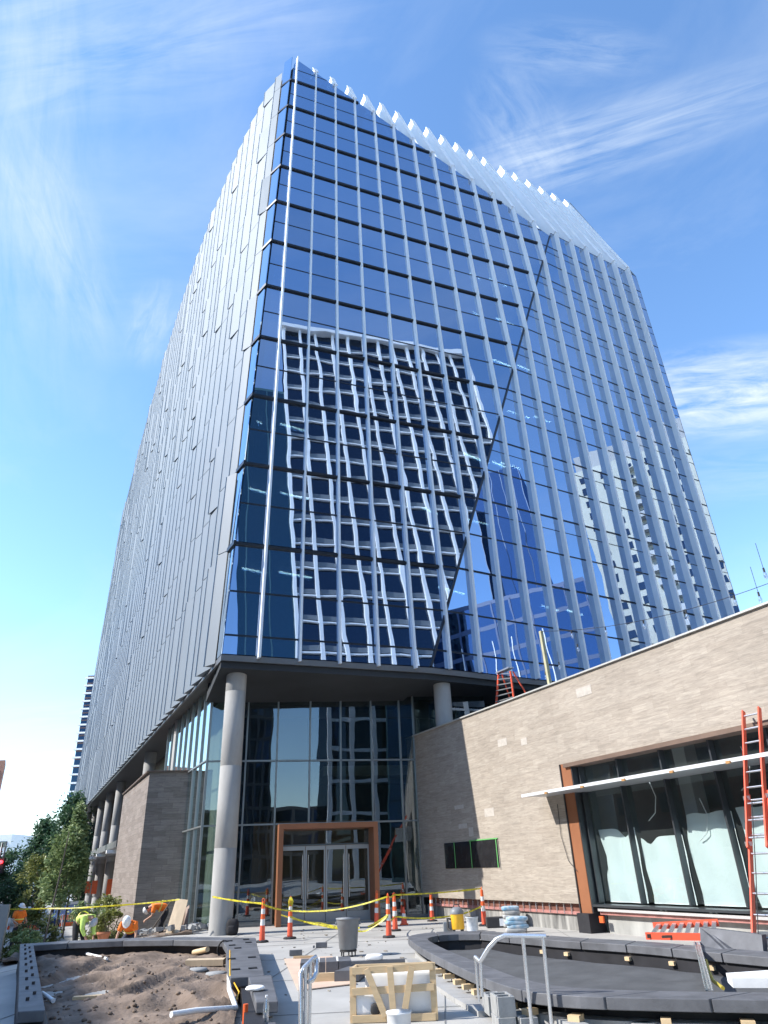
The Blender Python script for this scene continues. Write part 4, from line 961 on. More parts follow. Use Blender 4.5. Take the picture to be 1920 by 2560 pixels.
# block stack by the handrail
for k, (x, y, z, a, lab) in enumerate(((1.13, 9.55, -.08, .1, 'concrete block at the bottom left of the stack by the handrail'), (1.36, 9.5, -.08, .15, 'concrete block at the bottom right of the stack by the handrail'), (1.14, 9.57, .11, .12, 'concrete block on top of the stack by the handrail'), (1.08, 9.98, .06, .1, 'small concrete block behind the stack touching the handrail'))):
    b_ = thing('concrete_block', lab, 'block', (x, y, z-.01), a, 'blocks stacked by the handrail')
    mm = MB()
    mm.box((0, -.165, .095), (.2, .03, .19)); mm.box((0, .165, .095), (.2, .03, .19)); mm.box((-.085, 0, .095), (.03, .30, .19)); mm.box((.085, 0, .095), (.03, .30, .19)); mm.box((0, 0, .095), (.14, .03, .19))
    lpart(mm, 'shell', M_BLOCK, b_, .003)
# galvanised channel and yellow hose across the basin
a = gp(*S4(1095, 635), .345); b = at(*S4(1190, 1010), 9.4); ch = thing('metal_channel', 'galvanised metal channel leaning across the black basin', 'channel', a)
mm = MB(); 
mm.beam(a, b, .085, .012); mm.beam(a+Vector((.042, 0, .02)), b+Vector((.042, 0, .02)), .008, .045); mm.beam(a-Vector((.042, 0, -.02)), b-Vector((.042, 0, -.02)), .008, .045); mm.beam(a+Vector((0, 0, .01)), b+Vector((0, 0, .01)), .02, .02); mm.build('channel', M_STEEL, ch)
MB().box((a.x, a.y, a.z+.0), (.12, .05, .05)).build('clip', M_STEEL, ch)
tag(MB().tube([at(*S4(1165, 770), 11.6), at(*S4(1185, 850), 11.0), at(*S4(1220, 930), 10.3), at(*S4(1300, 990), 9.7)], .022, 8).build('hose', mat('mustard_hose', (.42, .34, .05), .6)), 'mustard yellow hose hanging beside the metal channel', 'hose')
# white foam slab at the right edge
q = gp(*S4(1345, 975), .34); tag(MB().hexa([(q.x, q.y-.12, .34), (q.x+1.5, q.y-.5, .34), (q.x+1.7, q.y+.5, .34), (q.x+.1, q.y+.25, .34)], (0, 0, .09)).build('foam_slab', M_FOAM), 'thick white foam slab on the rim at the right edge', 'slab')
# grey step profile at the right end of the far rim
q = Vector((4.75, 11.55, 0)); m = MB().hexa([(5.08, 12.3, .05), (5.33, 12.1, .05), (5.5, 12.3, .52), (5.0, 13.4, .56), (4.84, 13.1, .33), (4.95, 12.5, .33)], (.10, .06, 0))
tag(m.build('stone_offcut', M_SLATE), 'angular grey stone offcut standing on the far rim near the ladder', 'stone')
for k, (x, y) in enumerate(((5.83, 13.86), (6.60, 12.32))):
    pass
blk2 = thing('black_crate', 'tall black lined trough behind the leaning ladder foot', 'trough', (5.6, 11.2, 0)); MB().prism([(5.50, 11.99), (7.59, 10.56), (8.36, 11.66), (6.05, 13.20)], -.1, .42).build('trough_wall', M_LINER, blk2); MB().prism([(5.83, 13.26), (8.42, 11.72), (8.69, 12.10), (6.05, 13.64)], .26, .45).build('trough_rim', M_SLATE, blk2, None, .01)
# ================================================================== HANDRAILS
def rail(name, label, paths, feet):
    r = thing(name, label, 'handrail', feet[0]); 
    for nm, p, rad in paths: MB().tube(p, rad, 12).build(nm, M_STEEL, r)
    for f in feet: MB().lathe((f[0], f[1], f[2]-.002), [(.05, 0), (.05, .012), (.03, .03)], 14).build('floor_flange', mat('blue_film', (.25, .45, .75), .4) if len(feet) > 1 else M_STEEL, r)
a, b = at(*S3(1090, 1310), 9.15), at(*S3(1255, 1322), 9.1); a.z = b.z = 0.0; t1_ = at(*S3(1212, 600), 9.1)
left = at(*S3(670, 810), 9.3); left2 = at(*S3(625, 775), 9.4)
curve = [at(*S3(x, y), yy) for x, y, yy in ((870, 592, 9.2), (800, 625, 9.22), (740, 690, 9.25), (700, 755, 9.28), (668, 812, 9.3))]
rail('handrail', 'stainless handrail with a curved end in front of the basin', [('top_rail', [t1_, at(*S3(1040, 596), 9.15)]+curve+[left2], .026), ('post', [a, at(*S3(1018, 600), 9.15)], .021), ('post', [b, at(*S3(1185, 602), 9.1)], .021),
     ('post', [left, at(*S3(680, 1100), 9.3)], .019), ('post', [left2, at(*S3(655, 1140), 9.4)], .015)], [a, b])
q = gp(*S2(530, 1400), 0); q = Vector((-1.0, 8.8, 0))
pts = [at(*S2(x, y), yy) for x, y, yy in ((500, 1296, 8.8), (498, 960, 8.8), (520, 930, 8.85), (575, 875, 8.95), (592, 862, 9.0), (603, 885, 9.0), (600, 965, 8.95), (575, 1010, 8.85), (548, 1025, 8.8))]
rail('handrail', 'short looped stainless handrail left of the timber crate', [('top_rail', [Vector((pts[0].x, 8.8, 0))]+pts[1:], .025), ('post', [Vector((at(*S2(530, 1296), 8.8).x, 8.8, 0)), at(*S2(528, 925), 8.8)], .020), ('post', [Vector((at(*S2(552, 1296), 8.9).x, 8.9, 0)), at(*S2(560, 895), 8.9)], .020)], [(-1.0, 8.8, 0)])
# ================================================================== LITTER ON THE PLAZA
# wooden crate with foam inside
cr = thing('timber_crate', 'open pine crate frame packed with white foam in front', 'crate', (-.12, 10, 0), R_(-2))
def cb_(m, x0, z0, x1, z1, w=.07, y=0, t=.022): m.hexa([], (0, 0, 0)) if False else m.beam((x0, y, z0), (x1, y, z1), t, w, up=(0, 0, 1)) if abs(x1-x0) > abs(z1-z0)*.6 else m.beam((x0, y, z0), (x1, y, z1), w, t, up=(0, 1, 0))
for nm, x0, z0, x1, z1, y in (('rail', -.5, .52, .5, .545, 0), ('rail', -.5, .31, .5, .335, 0), ('rail', -.5, .04, .5, .04, 0), ('stile', -.49, 0, -.49, .56, .024), ('stile', .49, 0, .49, .58, .024), ('stile', 0.0, .02, -.03, .56, -.024), ('brace', -.32, .54, -.10, .06, -.03), ('brace', .24, .55, .12, .06, -.03)):
    m = MB(); cb_(m, x0, z0, x1, z1, .075, y); o = m.build(nm, M_WOOD, None, None, .002); o.parent = cr
m = MB(); 
for x in (-.49, .49): m.beam((x, .02, .53), (x, .5, .5), .03, .06); m.beam((x, .02, .04), (x, .5, .04), .03, .06)
m.beam((-.5, .5, .5), (.5, .5, .5), .03, .07); m.beam((-.5, .5, .04), (.5, .5, .04), .03, .07); lpart(m, 'back_frame', M_WOOD, cr)
o = blob((.08, .26, .27), (.84, .38, .46), 1, pw=.22).build('foam_packing', M_FOAM); tag(o, 'big white foam pack inside the pine crate', 'packing'); o.location = (-.12, 10, 0)
o = blob((-.30, .10, .17), (.34, .12, .26), 4).build('foam_packing', M_FOAM); tag(o, 'small rounded white foam piece at the lower left of the crate', 'packing'); o.location = (-.12, 10, 0)
o = blob((-.22, .02, .13), (.12, .05, .12), 9, pw=.8).build('dark_hose_end', M_RUB); tag(o, 'dark round cap at the lower left of the crate', 'cap'); o.location = (-.12, 10, 0)
q = gp(*S2(1135, 1290), .12); bk_ = thing('white_bucket', 'white bucket cut by the bottom edge in front of the crate', 'bucket', (q.x, 9.25, 0))
lpart(MB().lathe((0, 0, 0), [(.12, 0), (.135, .20), (.142, .205), (.142, .22), (.13, .222), (.12, .215)], 28), 'bucket_body', M_WHITE, bk_)
# pallet of pavers on plywood
q = gp(*S2(620, 1010)); pw_ = tag(MB().hexa([tuple(gp(*S2(x, y)).xy)+(.006,) for x, y in ((390, 880), (700, 862), (860, 1040), (480, 1085))], (0, 0, .012)).build('plywood_sheet', mat('pink_ply', (.60, .44, .33), .8, var=.1, vs=2)), 'pinkish plywood sheet flat on the plaza behind the looped rail', 'plywood')
q = gp(*S2(650, 990), .02); pp = thing('paver_bundle', 'strapped bundle of dark pavers on the plywood sheet', 'pavers', (q.x, q.y+.25, .02), .1)
for i in range(4):
    lpart(MB().box((-.33+i*.22, 0, .12), (.21, .62, .2)), 'paver', M_SLATE, pp, .006)
lpart(MB().box((-.12, 0, .222), (.03, .66, .004)).box((.20, 0, .222), (.03, .66, .004)), 'strap', M_WHITE, pp)
q = gp(*S2(670, 1010), .02); tag(MB().box((q.x, q.y-.10, .075), (.62, .07, .11), .05).build('timber', M_WOOD), 'pine bearer in front of the strapped pavers', 'timber')
q = gp(*S2(800, 1015), 0); tag(MB().prism([(q.x-.2, q.y-.2), (q.x+.2, q.y-.2), (q.x+.3, q.y+.55), (q.x+.05, q.y+.5)], .012, .16).build('stone_offcut', M_SLATE), 'wedge of dark stone between the pavers and the crate', 'stone')
for x, y, w, d, lab in ((632, 793, .26, .14, 'dark paver alone on the plaza left of the bin'), (465, 845, .27, .1, 'thin dark paver in front of the traffic tubes'), (582, 806, .04, .06, 'tiny dark offcut beside the lone paver')):
    q = gp(*S2(x, y+8)); tag(MB().box((q.x, q.y, .055), (w, d, .10 if w > .1 else .05), .05).build('paver', M_SLATE, None, None, .004), lab, 'paver', 'loose pavers on the plaza')
q = gp(*S2(1000, 903)); tag(MB().box((q.x-.1, q.y, .03), (1.3, .12, .05), .06).build('stone_strip', M_SLATE), 'long dark stone strip lying behind the crate', 'stone')
q = gp(*S2(975, 900)); tag(blob((q.x, q.y-.05, .10), (.34, .2, .1), 3).build('crumpled_bag', M_FOAM), 'white plastic bag behind the top of the crate', 'bag')
q = gp(*S2(520, 876)); tag(MB().box((q.x, q.y, .04), (.45, .05, .04), .08).build('timber', M_WOOD), 'narrow pale batten at the back of the plywood', 'timber')
# wheeled bin
bn = thing('waste_bin', 'tall grey round waste bin on a wheeled dolly in mid plaza', 'bin', (-1.12, 17.0, 0))
lpart(MB().lathe((0, 0, .12), [(.165, 0), (.19, .02), (.222, .40), (.236, .41), (.245, .53), (.252, .545), (.262, .55), (.262, .575), (.245, .577), (.232, .56), (.18, .06)], 36), 'bin_body', M_BIN, bn)
for s in (-1, 1): lpart(MB().box((s*.25, 0, .60), (.05, .12, .06)), 'bin_handle', M_BIN, bn, .012)
lpart(MB().lathe((0, 0, .085), [(.18, 0), (.18, .03)], 24), 'dolly', M_RUB, bn)
for k in range(5):
    a = k*1.2566+.3; x, y = .15*math.cos(a), .15*math.sin(a); lpart(MB().tube([(x-.012, y, .035), (x+.012, y, .035)], .035, 12).box((x, y, .075), (.03, .03, .04)), 'caster', M_RUB, bn)
# traffic tubes
def tube_cone(h=1.0):
    t = thing('traffic_tube', 'x', 'traffic tube', (0, 0, 0)); 
    lpart(MB().lathe((0, 0, 0), [(.175, 0), (.175, .03), (.15, .045), (.09, .05)], 8, False), 'base', M_RUB, t)
    r = lambda z: .078-.040*z/h
    for nm, z0, z1, mm in (('lower_tube', .045, .38*h, M_ORANGE2), ('reflective_collar', .38*h, .52*h, M_REFL), ('middle_tube', .52*h, .64*h, M_ORANGE), ('reflective_collar', .64*h, .76*h, M_REFL), ('upper_tube', .76*h, .93*h, M_ORANGE)):
        lpart(MB().lathe((0, 0, 0), [(r(z0), z0), (r(z0)*1.0, z0+.001), (r(z1), z1)], 20), nm, mm, t)
    lpart(MB().tube([(-.03, 0, .93*h), (-.035, 0, .97*h), (0, 0, h), (.035, 0, .97*h), (.03, 0, .93*h)], .011, 8), 'loop_handle', M_ORANGE, t); return t
tc0 = tube_cone(); tc0.location = (-3.63, 20.9, 0); tc0['group'] = 'traffic tubes holding the caution tape'
tc0['label'] = 'orange traffic tube furthest left, beside the big round column'
GRP = 'traffic tubes holding the caution tape'
tcs = [tc0]
for x, y, rz, sc, lab, tilt in ((-3.0, 21.6, 1, 1, 'orange traffic tube second from left, wrapped with yellow tape at its top', 0), (-.31, 20.85, 2, 1, 'orange traffic tube just right of the grey bin with tape tied round it', 0), (-.15, 22.8, .3, .95, 'orange traffic tube half hidden behind the one right of the bin', 0),
                          (-.74, 24.5, .7, .98, 'leaning orange traffic tube beside the right leg of the door portal', .05), (2.46, 23.3, 1.5, 1.0, 'leaning orange traffic tube in front of the stone wall', -.09), (1.05, 26.0, .2, .8, 'orange traffic tube in the shade beside the lobby corner', 0)):
    t = dup(tc0, (x, y, 0), rz, lab, GRP); t.scale = (1, 1, sc); t.rotation_euler = (0, tilt, rz); tcs.append(t)
cn = thing('traffic_cone', 'short orange cone in the shade right of the door portal', 'traffic cone', (.12, 24.9, 0))
lpart(MB().box((0, 0, .015), (.26, .26, .03)), 'base', M_ORANGE, cn); lpart(MB().lathe((0, 0, .03), [(.10, 0), (.075, .16)], 16), 'cone_foot', M_ORANGE2, cn); lpart(MB().lathe((0, 0, .19), [(.075, 0), (.055, .12)], 16), 'reflective_collar', M_REFL, cn); lpart(MB().lathe((0, 0, .31), [(.055, 0), (.02, .17)], 16), 'cone_tip', M_ORANGE2, cn)
# yellow caution tape, twisting ribbons
def tape(label, pts, w=.055, sag=.0, seed=1, rope=False):
    pts = [Vector(p) for p in pts]; P = []
    for i in range(len(pts)-1):
        n = max(6, int((pts[i+1]-pts[i]).length/.16))
        for k in range(n): t = k/n; q = pts[i].lerp(pts[i+1], t); q.z -= sag*4*t*(1-t); P.append(q)
    P.append(pts[-1]); vs = []; 
    for i, p in enumerate(P):
        d = (P[min(i+1, len(P)-1)]-P[max(0, i-1)]).normalized(); s = d.cross(Vector((0, 0, 1))).normalized(); u = s.cross(d)
        a = 1.1*mnoise.noise(Vector((i*.16, seed*3.1, 0))); v = u*math.cos(a)+s*math.sin(a); ww = w*(.75+.3*mnoise.noise(Vector((i*.3, seed, 5))))
        vs += [p+v*ww/2, p+s*.004, p-v*ww/2]
    fs = [(i*3+j, (i+1)*3+j, (i+1)*3+j+1, i*3+j+1) for i in range(len(P)-1) for j in (0, 1)]
    return tag(MB().add(vs, fs, True).build('caution_tape', M_TAPE), label, 'tape', 'strands of yellow caution tape')
tp = lambda t, z: Vector((t.location.x, t.location.y-.06, z))
T1, T2, T3, T4, T5, T6 = tcs[0], tcs[1], tcs[2], tcs[3], tcs[4], tcs[5]
stake = Vector((-11.0, 24.4, -.6))
tape('yellow tape from the crooked pole past the workers to the round column', [stake+Vector((0, 0, 1.45)), (-9.2, 24.0, .86), (-6.6, 23.4, .98)], sag=.02, seed=2)
tape('short yellow tape from the round column to the leftmost traffic tube', [(-5.6, 23.35, 1.02), tp(T1, .88)], sag=.02, seed=3)
tape('upper yellow tape sagging across the doors between traffic tubes', [tp(T1, .86), tp(T2, .66), (-1.7, 21.2, .66), tp(T3, .93)], sag=.03, seed=4)
tape('lower yellow tape drooping behind the grey bin', [(-3.3, 21.9, .55), (-2.1, 21.3, .30), (-1.2, 21.0, .18), (-.9, 21.0, .16), tp(T3, .48)], sag=.02, seed=5)
tape('slack yellow tape from the taped traffic tube down to the bin', [tp(T2, .52), (-2.2, 21.6, .34), (-1.1, 21.4, .20)], sag=.04, seed=6)
tape('yellow tape rising behind the bin to the tube on its right', [(-.85, 20.8, .26), tp(T3, .52)], sag=.02, seed=7)
tape('upper yellow tape from the bin side tube to the stone wall tube', [tp(T3, .93), tp(T4, .90), tp(T6, .96)], sag=.03, seed=8)
tape('lower yellow tape from the bin side tube to the stone wall tube', [tp(T3, .42), tp(T4, .36), (1.4, 22.9, .30), tp(T6, .52)], sag=.05, seed=9)
tape('faint yellow tape left of the crooked pole over the shrubs', [stake+Vector((-3.6, .4, 1.62)), stake+Vector((0, 0, 1.45))], sag=.05, seed=12)
m = MB(); q = tp(T2, .86)
for k in range(5): m.tube([q+Vector((-.05+.02*k, .05, -.12)), q+Vector((-.04+.03*k, -.02, .03)), q+Vector((-.02+.01*k, .03, .12))], .012, 6)
tag(m.build('tape_knot', M_TAPE), 'knot of yellow tape on top of the second traffic tube', 'tape')
# crooked pole
tag(MB().tube([stake, stake+Vector((.10, 0, .8)), stake+Vector((.13, .05, 1.5)), stake+Vector((.22, .05, 2.6)), stake+Vector((.30, .0, 3.6))], [.035, .03, .028, .022, .015], 8).build('crooked_pole', M_BARK), 'thin crooked pole standing left of the lime shirted worker', 'pole')
# vacuum, bucket, tool box, mortar bags
vc = thing('shop_vacuum', 'yellow drum vacuum with a grey motor head behind the basin', 'vacuum', (1.56, 21.7, 0))
lpart(MB().lathe((0, 0, .06), [(.17, 0), (.185, .02), (.175, .34), (.18, .36)], 28), 'drum', M_YEL, vc); lpart(MB().lathe((0, 0, .42), [(.19, 0), (.19, .06), (.14, .13), (.09, .16), (.03, .165)], 24), 'motor_head', M_BIN, vc)
lpart(MB().tube([(-.1, 0, .56), (-.06, 0, .64), (.06, 0, .64), (.1, 0, .56)], .012, 8), 'handle', M_RUB, vc); lpart(MB().tube([(-.17, 0, .3), (-.27, -.05, .32), (-.28, -.1, .1), (-.2, -.2, .03)], .03, 8), 'hose', M_RUB, vc)
for k in range(4): lpart(MB().box((.16*math.cos(k*1.57+.78), .16*math.sin(k*1.57+.78), .03), (.07, .07, .06)), 'caster', M_RUB, vc)
tag(MB().box((1.28, 21.75, .12), (.22, .24, .24)).build('tool_case', M_BIN, None, None, .015), 'small dark box at the left of the yellow vacuum', 'tool case')
bu = thing('mixing_bucket', 'pale speckled bucket with a stirring stick right of the vacuum', 'bucket', (1.93, 21.35, 0))
lpart(MB().lathe((0, 0, 0), [(.14, 0), (.165, .34), (.175, .345), (.175, .36), (.155, .36), (.13, .05)], 28), 'bucket_body', mat('splashed_white', (.42, .48, .55), .6, vs=12, col2=(.75, .76, .78)), bu); lpart(MB().tube([(.04, 0, .05), (-.08, .02, .52)], .012, 6), 'stick', M_WOOD, bu)
q = Vector((2.75, 22.6, 0)); tc_ = thing('tool_case', 'low black case with a white label beside the mortar bags', 'tool case', q); lpart(MB().box((0, 0, .13), (.62, .3, .26)), 'case_body', M_RUB, tc_, .02); lpart(MB().box((.12, -.156, .13), (.14, .006, .18)), 'label_sheet', M_WHITE, tc_)
M_BAG1 = mat('mortar_bag_blue', (.55, .58, .60), .7, vs=7, col2=(.12, .30, .45), detail=1); M_BAG2 = mat('mortar_bag_grey', (.50, .49, .46), .8, vs=7, col2=(.25, .26, .27), detail=1)
for k in range(5):
    tag(blob((3.15+.02*(k % 2), 22.5, .06+k*.10), (.50, .32, .12), k, pw=.45).build('mortar_bag', M_BAG2 if k < 4 else M_BAG1), ['grey mortar bag at the bottom of the tall bag stack', 'grey mortar bag second from the bottom of the tall bag stack', 'grey mortar bag in the middle of the tall bag stack', 'grey mortar bag just under the top of the tall bag stack', 'blue printed mortar bag on top of the tall bag stack'][k], 'mortar bag', 'mortar bags by the stone wall')
for k in range(4):
    tag(blob((3.02+.05*(k % 2), 20.9, .05+k*.085), (.56, .34, .11), 10+k, pw=.45).build('mortar_bag', M_BAG1 if k > 0 else M_BAG2), ['grey mortar bag at the bottom of the low bag pile in front', 'blue mortar bag second from the bottom of the low front pile', 'blue mortar bag just under the top of the low front pile', 'blue mortar bag on top of the low front pile'][k], 'mortar bag', 'mortar bags by the stone wall')
# black backpack by the column
bpk = thing('backpack', 'black backpack left on the paving between column and doors', 'backpack', (-5.0, 23.6, 0)); lpart(blob((0, 0, .20), (.36, .26, .44), 3, pw=.6), 'pack_body', M_BLACK, bpk); lpart(blob((0, -.13, .14), (.24, .10, .22), 6, pw=.6), 'front_pocket', M_BLACK, bpk); lpart(MB().tube([(-.04, .05, .40), (0, .05, .47), (.05, .05, .40)], .012, 6), 'strap', M_RUB, bpk)
# boards leaning on the glass beside the workers
def leanboard(label, u0, u1, y, m_, z1, lean, foot=-.35, name='leaning_board'):
    a = at(u0[0], u0[1], y); b = at(u1[0], u1[1], y); a.z = b.z = foot
    c, d = at(u0[2], u0[3], y+lean), at(u1[2], u1[3], y+lean)
    return tag(MB().hexa([a, b, d, c], (0, .03, .0)).build(name, m_), label, 'board')
S8 = lambda x, y: (160+x*.20494, 2180+y*.20494)
leanboard('wide tan plywood board leaning against the lobby glass', (*S8(1195, 830), *S8(1370, 325)), (*S8(1370, 830), *S8(1512, 340)), 24.6, M_PLY, 0, 1.4, -.3)
leanboard('narrow dark board leaning behind the tan plywood', (*S8(1400, 820), *S8(1480, 440)), (*S8(1490, 800), *S8(1530, 400)), 25.0, M_BROWN, 0, 1.2, -.3)
# ================================================================== LADDERS
def ladder_between(th, a, b, c, d, n, off, mr=M_ORANGE2, w=.085):
    """rails a->b and c->d with n rungs; every rail and rung is its own part"""
    for p, q in ((a, b), (c, d)):
        m = MB(); x = (c-a).normalized(); up = (q-p).normalized().cross(x).normalized()
        m.beam(p, q, .03, w, up=up); m.build('rail', mr, th)
    for k in range(n):
        t = (k+.6)/n; p, q = a.lerp(b, t), c.lerp(d, t); MB().tube([p, q], .017, 8).build('rung', M_ALU, th)
wp = lambda s, y, z: Vector((W0.x, W0.y, 0))+PX*s+PY*y+Vector((0, 0, z))
el = thing('extension_ladder', 'tall orange extension ladder leaning on the window of the stone pavilion', 'ladder', gp(1889, 2436, 0))
topL = pl(1862, 1782, wp(0, -.1, 0), PY); topR = pl(1900, 1773, wp(0, -.1, 0), PY)
ftL = gp(1889, 2438, 0); dv = topR-topL; dv.z = 0; ftR = ftL+dv.normalized()*.44
topR = topL+dv.normalized()*.44
ladder_between(el, ftL, ftL.lerp(topL, .62), ftR, ftR.lerp(topR, .62), 9, 0)
o_ = -PY*.07+Vector((0, 0, .02)); sh = dv.normalized()*.03
ladder_between(el, ftL.lerp(topL, .40)+o_+sh, topL+o_+sh, ftR.lerp(topR, .40)+o_-sh, topR+o_-sh, 9, 0)
for p in (ftL, ftR): MB().box(p+Vector((0, 0, .03)), (.08, .10, .06)).build('rubber_foot', M_RUB, el)
for t in (.42, .60):
    for p, q in ((ftL, topL), (ftR, topR)): MB().box(p.lerp(q, t)+o_*.6, (.07, .12, .07)).build('guide_bracket', M_ALU, el)
MB().tube([ftL.lerp(topL, .58)+o_*2+dv.normalized()*.2, ftL.lerp(topL, .3)+o_*2.4+dv.normalized()*.24, ftL.lerp(topL, .05)+o_*2+dv.normalized()*.2], .008, 6).build('pull_rope', M_RUB, el)
# ladder lying on the far rim
ll = thing('folded_ladder', 'orange ladder lying flat on the far rim of the basin', 'ladder', (4.3, 14, .35))
def gq(x, y, z): return gp(*S4(x, y), z)
a, b = gq(690, 600, .35), gq(1270, 612, .35); c, d = at(*S4(750, 520), a.y+.45), at(*S4(1270, 494), b.y+.45)
for p, q in ((a, b), (c, d)):
    m = MB().beam(p+Vector((0, 0, .05)), q+Vector((0, 0, .05)), .03, .11); m.build('rail', M_ORANGE2, ll)
for k in range(8):
    t = (k+.8)/8.3; MB().beam(a.lerp(b, t)+Vector((0, 0, .07)), c.lerp(d, t)+Vector((0, 0, .07)), .07, .025).build('rung', M_ALU, ll)
MB().box(a.lerp(b, .06)+Vector((0, -.02, .05)), (.12, .012, .06), .1).build('rating_label', M_BROWN, ll); MB().box(a.lerp(b, .36)+Vector((0, -.02, .05)), (.34, .012, .04), -.9*0).build('rating_label', M_BROWN, ll)
# step ladder up on the pavilion roof
st = thing('step_ladder', 'orange step ladder standing on the pavilion roof below the tower', 'ladder', wp(2.3, 2, 5.92))
yb = 1.6; T_ = [pl(1247, 1678, wp(0, yb, 0), PY), pl(1276, 1678, wp(0, yb, 0), PY)]; B_ = [pl(1238, 1790, wp(0, yb, 0), PY), pl(1288, 1772, wp(0, yb, 0), PY)]
for k in (0, 1): MB().beam(B_[k], T_[k], .06, .05, up=PY).build('rail', M_ORANGE2, st)
for k in (0, 1): MB().beam(B_[k]+PY*.9, T_[k]+PY*.1, .04, .04, up=PY).build('back_rail', M_ORANGE2, st)
for k in range(8):
    t = (k+.5)/8; MB().beam(B_[0].lerp(T_[0], t), B_[1].lerp(T_[1], t), .08, .03).build('step', M_ALU, st)
MB().box((T_[0]+T_[1])/2+Vector((0, 0, .03)), ((T_[1]-T_[0]).length+.1, .22, .05), R_(PA)).build('top_cap', M_ALU, st)
# timber post with a light string
po = wp(8.0, .9, 5.7); pt = pl(1352, 1578, wp(0, .9, 0), PY); pbm = pl(1378, 1730, wp(0, .9, 0), PY)
tag(MB().beam(pbm, pt, .10, .10).build('timber_post', mat('treated_timber', (.42, .40, .25), .8, var=.2, vs=3)), 'pale timber post rising above the pavilion roof', 'post')
ls = thing('light_string', 'string of clear bulbs hung from the timber post towards the right', 'light string', pt)
cat = [pt+PX*.02]
endp = wp(26, 1.5, 9.0)
N_ = 40; pth = [pt.lerp(endp, k/N_)+Vector((0, 0, -1.6*4*(k/N_)*(1-k/N_))) for k in range(N_+1)]
MB().tube(pth, .008, 5).build('cable', M_RUB, ls)
M_BULB = glass('bulb_glass', (.8, .85, .9), (1, 1, 1), (.9, .95, 1), mix=.35, wob=.0005)
def bulb(q):
    MB().tube([q, q-Vector((0, 0, .10))], .022, 8).build('bulb_socket', M_RUB, ls); MB().lathe(q-Vector((0, 0, .26)), [(.008, 0), (.035, .04), (.042, .09), (.025, .15), (.02, .16)], 12).build('bulb', M_BULB, ls)
for k in range(1, 13): bulb(pth[k*3])
for u, v in ((1363, 1680), (1443, 1610), (1397, 1655)): 
    q = pl(u, v, wp(0, 1.6, 0), PY); MB().tube([q, q+Vector((0, 0, .35))], .006, 5).build('bulb_lead', M_RUB, ls); bulb(q)
for u, v in ((1895, 1480), (1908, 1420)):
    q = pl(u, v, wp(0, .6, 0), PY); MB().tube([q, q+Vector((0, 0, .6))], .006, 5).build('bulb_lead', M_RUB, ls); bulb(q)
# ================================================================== STREET SIDE
def foliage(c, rx, ry, rz, n, leaf, seed, m, shape='cone', clumps=26):
    """many small leaf faces gathered in clumps through the crown"""
    r = random.Random(seed); mb = MB(); cl = []
    for k in range(clumps):
        t = r.random(); z = (t**.8)*2-1 if shape == 'cone' else r.uniform(-1, 1)
        rad = (1-(z+1)/2)**.75*1.0+.10 if shape == 'cone' else math.sqrt(max(0, 1-z*z))
        if shape == 'cone' and z < -.7: rad *= .7
        a = r.uniform(0, 6.283); q = rad*math.sqrt(r.uniform(.15, 1)); cl.append((q*math.cos(a), q*math.sin(a), z, r.uniform(.16, .34)))
    for k in range(n):
        x, y, z, s = r.choice(cl); g = lambda: max(-2.2, min(2.2, r.gauss(0, .55)))
        p = Vector((c[0]+(x+g()*s)*rx, c[1]+(y+g()*s)*ry, c[2]+(z+g()*s*.8)*rz))
        a = Vector((r.gauss(0, 1), r.gauss(0, 1), r.gauss(0, .7))).normalized(); b = a.cross(Vector((r.gauss(0, 1), r.gauss(0, 1), r.gauss(0, 1)))).normalized(); l = leaf*r.uniform(.6, 1.3)
        mb.add([p-a*l, p+b*l*.42, p+a*l, p-b*l*.42], [(0, 1, 2, 3)])
    return mb
M_LEAFD = leafmat('dark_leaves', (.035, .085, .04), (.09, .18, .09)); M_LEAFM = leafmat('mid_leaves', (.14, .21, .08), (.32, .40, .17)); M_LEAFY = leafmat('olive_leaves', (.14, .17, .04), (.26, .27, .08))
M_LEAFS = leafmat('shrub_leaves', (.035, .06, .015), (.14, .17, .05))
def tree(label, x, y, gzv, h, r, leafm, seed, n, leaf, base=.25, group='street trees', shape='cone', trunk=.12):
    t = thing('street_tree', label, 'tree', (x, y, gzv), 0, group); rr_ = random.Random(seed)
    m = MB().tube([(0, 0, 0), (.03, 0, h*.3), (.0, .04, h*.6), (0, 0, h*.9)], [trunk, trunk*.75, trunk*.4, trunk*.1], 10)
    lpart(m, 'trunk', M_BARK, t); m = MB()
    for k in range(14):
        a = rr_.uniform(0, 6.28); z0 = h*(base+.05+.55*k/14); L_ = r*(1-.6*k/14)*.85
        m.tube([(0, 0, z0), (L_*.5*math.cos(a), L_*.5*math.sin(a), z0+L_*.45), (L_*math.cos(a), L_*math.sin(a), z0+L_*1.1)], [trunk*.35, trunk*.2, trunk*.06], 6)
    lpart(m, 'limbs', M_BARK, t)
    lpart(foliage((0, 0, h*(base+1)/2), r, r, h*(1-base)/2, n, leaf, seed, leafm, shape, 40), 'crown', leafm, t); return t
q = at(145, 2280, 75); tree('tall pointed dark green tree, its tip left of the balcony tower', q.x, 75, -1.4, 10.6, 2.7, M_LEAFD, 21, 9000, .20, .12, trunk=.25)
tree('dark green tree with a lower pointed top left of the tallest one', -36.6, 78, -1.4, 8.2, 2.9, M_LEAFD, 22, 8000, .20, .10, trunk=.25)
tree('dark rounded tree filling the left edge above the red signal', -36.5, 66, -1.4, 4.6, 2.9, M_LEAFD, 23, 8000, .18, .10, shape='round', trunk=.22)
tree('deep green tree low in front of the dark ones', -31.5, 62, -1.4, 5.0, 2.2, M_LEAFD, 28, 5000, .16, .10, shape='round', trunk=.2)
tree('light green young tree in front of the colonnade', -18.3, 42, gz(-18.3, 42), 5.5, 1.5, M_LEAFM, 24, 7000, .11, .28, trunk=.07)
